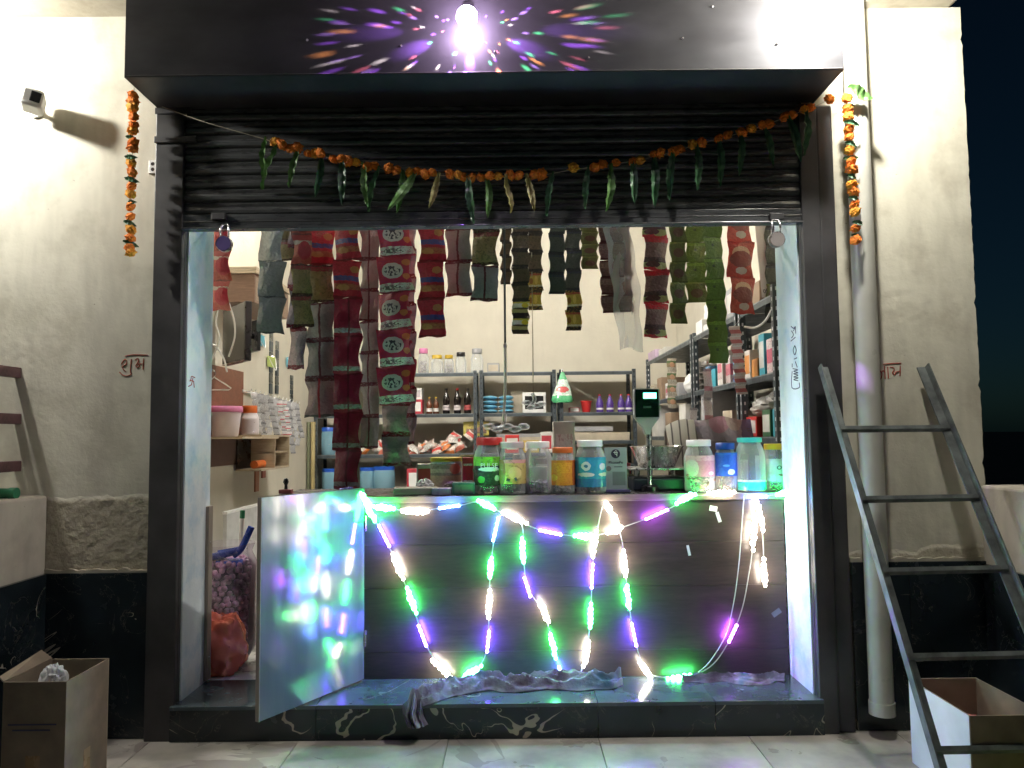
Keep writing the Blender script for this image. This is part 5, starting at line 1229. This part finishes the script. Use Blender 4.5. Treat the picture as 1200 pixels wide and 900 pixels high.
pp_ = packmat('white flowered box', [(0, (.62, .6, .58)), (.1, (.6, .56, .56))], None, ((.35, .15, .18), .6), rough=.5, inkscale=(6, 6, 6))
flat('printed_box', 'white box with red flower print standing behind the orange lidded jar', 'box', 649, 674, 494, 574, .50, .06, wht2, .05, pp_)
flat('magazine', 'pale yellow packet lying behind the payment card', 'packet', 700, 742, 556, 572, .62, .10, C('pale yellow', (.52, .52, .30), .5))
flat('carton_box', 'low grey carton on the counter behind the clear jars', 'box', 600, 650, 548, 574, .62, .10, greyb, .0, None)

# ------------------------------------------------------------------ left inner wall
LX = -1.95
def lw(u, v, X=LX): return PX(u, v, X)
# monitor on an arm
a = P(258, 352, 1.55); sw_ = .46; shh = .34
t_ = thing('monitor', 'black flat monitor tilted out from the wall above the tub', 'monitor', (P(276, 390, 1.62).x, 1.62, P(276, 392, 1.62).z), None, R(-52))
MB().bx(-.22, .22, -.012, .028, -.185, .185).build('case', M['black'], t_, bev=.006)
MB().bx(-.21, .21, -.0145, -.0122, -.172, .175).build('screen', simple('screen glass', (.10, .10, .09), .14, 0, .05), t_)
MB().bx(-.215, .215, -.0165, -.0125, -.184, -.176).build('chin_strip', M['steel'], t_)
MB().tube([(0, .03, 0), (-.02, .14, 0)], .02, 10).build('arm', M['black'], t_, True)
MB().bx(-.10, .06, .12, .14, -.10, .10).build('wall_plate', M['black'], t_)
cbm = C('white cable', (.6, .6, .57), .5)
for i, pts_ in enumerate((((268, 355), (274, 375), (275, 395), (268, 418)), ((256, 362), (253, 378), (257, 398), (247, 425), (240, 440)), ((240, 402), (252, 405), (262, 420), (266, 436)))):
    pp = [P(u, v, 1.30) for u, v in pts_]; b0 = pp[0].copy()
    o = MB().tube([x - b0 for x in curve(pp, 6)], .0055, 8).build('cable', cbm, None, True, loc=b0)
    tag(o, ('white cable looping down across the monitor screen', 'white cable hanging down the shaded edge of the monitor', 'white cable curling under the monitor')[i], 'cable', 'cables round the monitor')
# cupboard above it
cq = lw(300, 345)
t_ = thing('wall_cupboard', 'brown wall cupboard with a pale slatted top above the monitor', 'cupboard', (LX, 2.05, P(284, 362, 2.05).z))
hc = P(284, 330, 2.05).z - P(284, 362, 2.05).z
MB().bx(.0, .26, -.26, .5, 0, hc).build('cabinet', woodmat('cupboard wood', (.16, .09, .06), (.26, .16, .11)), t_, bev=.003)
for k in range(3): MB().bx(-.0, .275, -.275, .515, hc+.001+k*.015, hc+.013+k*.015).build('top_slat', M['cream_wood'], t_)
MB().bx(.2605, .263, -.24, .10, .02, hc-.02).build('door', woodmat('cupboard door', (.24, .17, .12), (.34, .25, .18)), t_)
# ply back board, tub on its shelf
y0 = lw(283, 480).y
t_ = thing('back_board', 'red brown plywood board fixed to the wall behind the pink lidded tub', 'board', (LX, y0-.5, P(262, 514, 1.9).z))
zt2 = P(262, 430, 1.9).z - t_.location.z
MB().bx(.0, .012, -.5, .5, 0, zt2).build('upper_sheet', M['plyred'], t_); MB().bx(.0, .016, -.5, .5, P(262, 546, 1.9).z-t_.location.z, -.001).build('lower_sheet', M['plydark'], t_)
tz = P(262, 512, 1.75).z
t_ = thing('wall_shelf', 'open pale wood shelf box with pigeonholes on the inner wall', 'shelf', (LX, 2.2, tz))
MB().bx(.012, .30, -.72, .02, -.014, 0).build('top_board', M['cream_wood'], t_)
ya, yb = -.05, .62
MB().bx(.02, .20, ya, yb+.0, -.0, .012).build('shelf_top', M['cream_wood'], t_)
MB().bx(.02, .20, ya, yb, -.24, -.228).build('shelf_bottom', M['cream_wood'], t_)
for y in (.25, yb-.012): MB().bx(.02, .20, y, y+.012, -.2275, -.0005).build('divider', M['cream_wood'], t_)
MB().bx(.0205, .024, ya+.013, yb-.013, -.227, -.001).build('back', M['black'], t_)
MB().bx(.03, .19, ya+.3, yb-.02, -.12, -.11).build('middle_board', M['cream_wood'], t_)
q = S(1.78)
tb = thing('storage_tub', 'milky storage tub with a pink lid on the wall shelf', 'tub', (P(264, 512, 1.78).x, 1.78, tz+.001))
MB().lathe([(.075, 0), (.08, .004), (.098, .155), (.098, .165)], 28, cap=False).build('tub_body', M['tubplastic'], tb, True)
MB().lathe([(.104, .158), (.108, .162), (.108, .190), (.102, .198), (0, .198)], 28).build('lid', pinkm, tb, True)
MB().lathe([(.07, .003), (.085, .12), (0, .13)], 20).build('contents', C('pale contents', (.5, .42, .45), .7), tb, True)
jar('milky jar with an orange lid on the wall shelf beside the tub', P(295, 512, 2.35).x, 2.30, tz+.013, .13, .21, orgm, None, candyw, .5, 'plastic jars', .2, body=M['tubplastic'])
# a wire clothes hanger
hx_ = P(254, 440, 1.5); t_ = thing('clothes_hanger', 'white wire clothes hanger below the monitor', 'hanger', hx_); b0 = Vector(t_.location)
MB().tube([P(u, v, 1.5)-b0 for u, v in ((241, 450), (251, 442), (271, 455), (268, 457), (242, 457), (241, 450))], .004, 6).build('frame', cbm, t_, True)
MB().tube(curve([P(u, v, 1.5)-b0 for u, v in ((251, 442), (252, 436), (247, 433), (245, 437))], 4), .0035, 6).build('hook', M['steel'], t_, True)
# pegged rail with foil strips
ra, rb = lw(285, 458, LX+.02), lw(347, 474, LX+.02)
t_ = thing('peg_rail', 'white pegged rail on the inner wall hung with foil tablets', 'rail', ra); b0 = Vector(t_.location)
MB().tube([Vector((-.01, 0, 0)), rb-b0+Vector((-.01, 0, 0))], .012, 8).build('rail', M['white'], t_, True)
for k in range(14):
    c = ra.lerp(rb, (k+.5)/14) - b0; MB().tube(curve([c, c+Vector((.035, 0, .0)), c+Vector((.045, 0, .02))], 3), .004, 6).build('peg', M['white'], t_, True)
foil = [packmat('foil strip', [(0, (.40, .40, .41)), (.10, (.58, .58, .59)), (.93, (.42, .42, .43))], None, ((.2, .2, .22), .6), rough=.28, metal=.4), packmat('printed foil', [(0, (.6, .58, .56)), (.25, (.5, .08, .1)), (.4, (.62, .6, .6)), (.8, (.3, .3, .3))], None, ((.15, .15, .16), .6), rough=.35)]
foil.append(packmat('dark foil strip', [(0, (.12, .12, .13)), (.12, (.34, .34, .36)), (.9, (.16, .16, .17))], None, ((.5, .5, .5), .6), rough=.28, metal=.4))
FL = ('plain silver', 'red banded white')
for k in range(10):
    c = ra.lerp(rb, (k+1)/11) + Vector((.04, 0, 0)); L_ = .30 + .07*((k*5) % 3); n = 6
    kind_ = 1 if k in (5, 6) else 0
    t_ = thing('foil_strip', FL[kind_] + ' foil strip on the pegged rail, ' + ('first', 'second', 'third', 'fourth', 'fifth', 'sixth', 'seventh', 'eighth', 'ninth', 'tenth')[k] + ' from the orange lidded jar', 'foil strip', c, FL[kind_] + ' foil strips on the pegged rail')
    me = packet(.048, L_/n*1.02, .008, foil[kind_ if kind_ else (0, 2)[k % 2]], 'sachet')
    for i in range(n): o = link('tablet_pack', me, t_, (.004*math.sin(i+k) + .006*i, .010*i, -L_*i/n)); o.rotation_euler = (.08, 0, .75+.1*math.sin(k*3))
# hooks with clips above the rail
wallw = C('blue clip', (.10, .42, .55), .4)
for i, (u, v, mt, lab) in enumerate(((303, 398, wallw, 'blue clip hooked on the wall beside the monitor'), (316, 424, C('lime card', (.45, .55, .15), .5), 'lime green card hooked on the wall beside the monitor'), (338, 425, wallw, 'blue net hooked on the wall over the pegged rail'))):
    p = lw(u, v, LX); t_ = thing('hung_card', lab, 'card', p, 'small things hooked on the inner wall')
    MB().tube([(0, 0, .05), (.03, 0, .04)], .004, 6).build('hook', M['steel'], t_); mb = MB(); mb.bx(.012, .018, -.10, .10, -.045, .04); mb.build('card', mt, t_, bev=.004)
    MB().tube(curve([(.02, -.09, .03), (.05, 0, -.07), (.02, .09, .03)], 5), .003, 6).build('wire', M['white'], t_, True)
for i, (u, v0_, v1_) in enumerate(((317, 388, 462), (324, 400, 462), (341, 440, 474))):
    a_, c_ = lw(u, v0_), lw(u, v1_); t_ = thing('wall_strip', ('thin dark strip of tablets hanging beside the lime card', 'broader dark strip of tablets hanging over the pegged rail', 'short dark strip hanging under the blue net')[i], 'strip', a_, 'dark strips on the inner wall')
    for k in range(6):
        h_ = (a_.z-c_.z)/6; MB().bx(.002, .012, -.035, .035, -h_*(k+1)+.003, -h_*k).build('tablet', M['rack'] if k % 2 else C('dark foil', (.12, .13, .12), .3, metal=.4), t_)
# tools below the shelf
p = lw(300, 548, LX+.02); t_ = thing('glue_gun', 'orange and grey tool lying in the wall shelf', 'tool', (LX+.11, 2.36, tz-.2275)); MB().tube([(0, -.10, .03), (0, .10, .03)], .028, 12).build('handle', orgm, t_, True); MB().bx(-.02, .02, .10, .24, .01, .06).build('barrel', greyb, t_, bev=.006); MB().tube([(0, .24, .035), (0, .29, .035)], .01, 8).build('nozzle', M['steel'], t_, True)
for u, v0_, v1_, mt, lab in ((300, 546, 576, C('copper brown', (.42, .16, .07), .4), 'long copper brown strip hanging below the wall shelf'), (308, 546, 560, C('rust', (.34, .10, .06), .5), 'short rust coloured strip hanging below the wall shelf')):
    a_, c_ = lw(u, v0_), lw(u, v1_); t_ = thing('hanging_tool', lab, 'strip', a_); MB().bx(.0, .012, -.04, .04, c_.z-a_.z, .03).build('strip', mt, t_, bev=.003); MB().tube([(0, 0, .02), (.02, 0, .03)], .004, 6).build('nail', M['steel'], t_)
# poles standing against the end of the back rack
for i, (u, mt, r_) in enumerate(((352, M['black'], .022), (357, M['white'], .018), (362, C('olive pole', (.16, .17, .10), .5), .018), (367, C('slotted brass angle', (.42, .34, .16), .5), .020))):
    b_ = P(u, 495, 4.1 - i*.02); t_ = thing('standing_pole', ('black', 'white', 'olive', 'brass coloured')[i] + ' pole standing at the end of the back rack', 'pole', (b_.x, 4.1-i*.02, .139), 'poles standing in the corner')
    MB().tube([(0, 0, 0), (0, 0, b_.z-.139)], r_, 10).build('pole', mt, t_, True); MB().tube([(0, 0, b_.z-.16), (0, 0, b_.z-.135)], r_*1.1, 10).build('pole_cap', mt, t_, True)
# small idol on the counter's far end
p = P(335, 578, .5); t_ = thing('desk_stamp', 'small maroon stamp with a dark knob on the counter end', 'stamp', (p.x, .5, CZ)); MB().bx(-.03, .03, -.02, .02, 0, .02).build('block', C('maroon', (.20, .04, .05), .5), t_, bev=.003); MB().lathe([(.008, .02), (.007, .04), (.014, .055), (.010, .07), (0, .074)], 12).build('knob', M['black'], t_, True)

# more stock behind the jars
EX = [(588, 22, 30, .66, C('sea blue board', (.06, .20, .34), .5), None, 'sea blue carton on the counter behind the gold label jar'), (612, 20, 34, .70, beige, pinkprint, 'beige carton with pink print on the counter behind the unlabelled jar'),
 (634, 16, 30, .68, C('cocoa board', (.14, .07, .05), .5), wht2, 'cocoa brown carton on the counter behind the unlabelled jar'), (684, 24, 26, .70, C('lemon board', (.60, .52, .14), .5), crim, 'lemon yellow carton on the counter behind the sky blue jar'),
 (708, 16, 34, .72, wht2, blueprint, 'white carton with blue print on the counter behind the payment card'), (728, 18, 24, .72, crim, wht2, 'crimson carton on the counter beside the weighing scale'),
 (498, 18, 26, .68, wht2, crim, 'white carton with a crimson panel behind the grey board'), (548, 16, 34, .70, C('olive board', (.22, .22, .06), .5), beige, 'olive carton on the counter behind the red and white packet'),
 (838, 20, 30, .70, beige, blueprint, 'beige carton with blue print on the counter behind the pink label jar'), (866, 18, 32, .70, C('plum board', (.20, .05, .16), .5), wht2, 'plum carton on the counter behind the deep blue label jar'), (900, 22, 30, .70, greyb, orgm, 'grey carton with an orange panel on the counter behind the teal lidded jar')]
for k, (u, w_, h_, Y, mt, pn, lab) in enumerate(EX):
    q = S(Y); pbox(lab, P(u, 560, Y).x, Y, CZ, w_*q, .09, h_*q*1.15, mt, pn, (-.2, .1, .05, -.1)[k % 4])
EY = [(590, ZB[0], 14, 20, pinkprint, 'pink printed carton on the top back shelf above the sky blue packets'), (606, ZB[0], 13, 26, wht2, 'white carton on the top back shelf beside the pink printed one'), (632, ZB[0], 22, 16, brn, 'low brown carton on the top back shelf beside the green bag'),
 (672, ZB[0], 20, 14, greyb, 'grey carton on the top of the back rack over the red bucket'), (702, ZB[0], 26, 18, beige, 'wide beige carton on the top of the back rack over the purple bottles'), (730, ZB[0], 18, 24, blueprint, 'blue printed carton on the top of the back rack above the scale display'), (600, ZB[2], 16, 26, red, 'red carton on the back rack under the sky blue packets'), (622, ZB[2], 18, 18, C('mustard board', (.50, .36, .08), .5), 'mustard carton on the back rack under the white open box'), (640, ZB[2], 14, 30, wht2, 'tall white carton on the back rack next to the mustard one')]
for (u, z, w_, h_, mt, lab) in EY[-3:]:
    pbox(lab, bx_at(u, 500, BY+.06), BY+.06, z+.001, w_*SB, .08, h_*SB*.8, mt, wht2 if mt is not wht2 else crim)
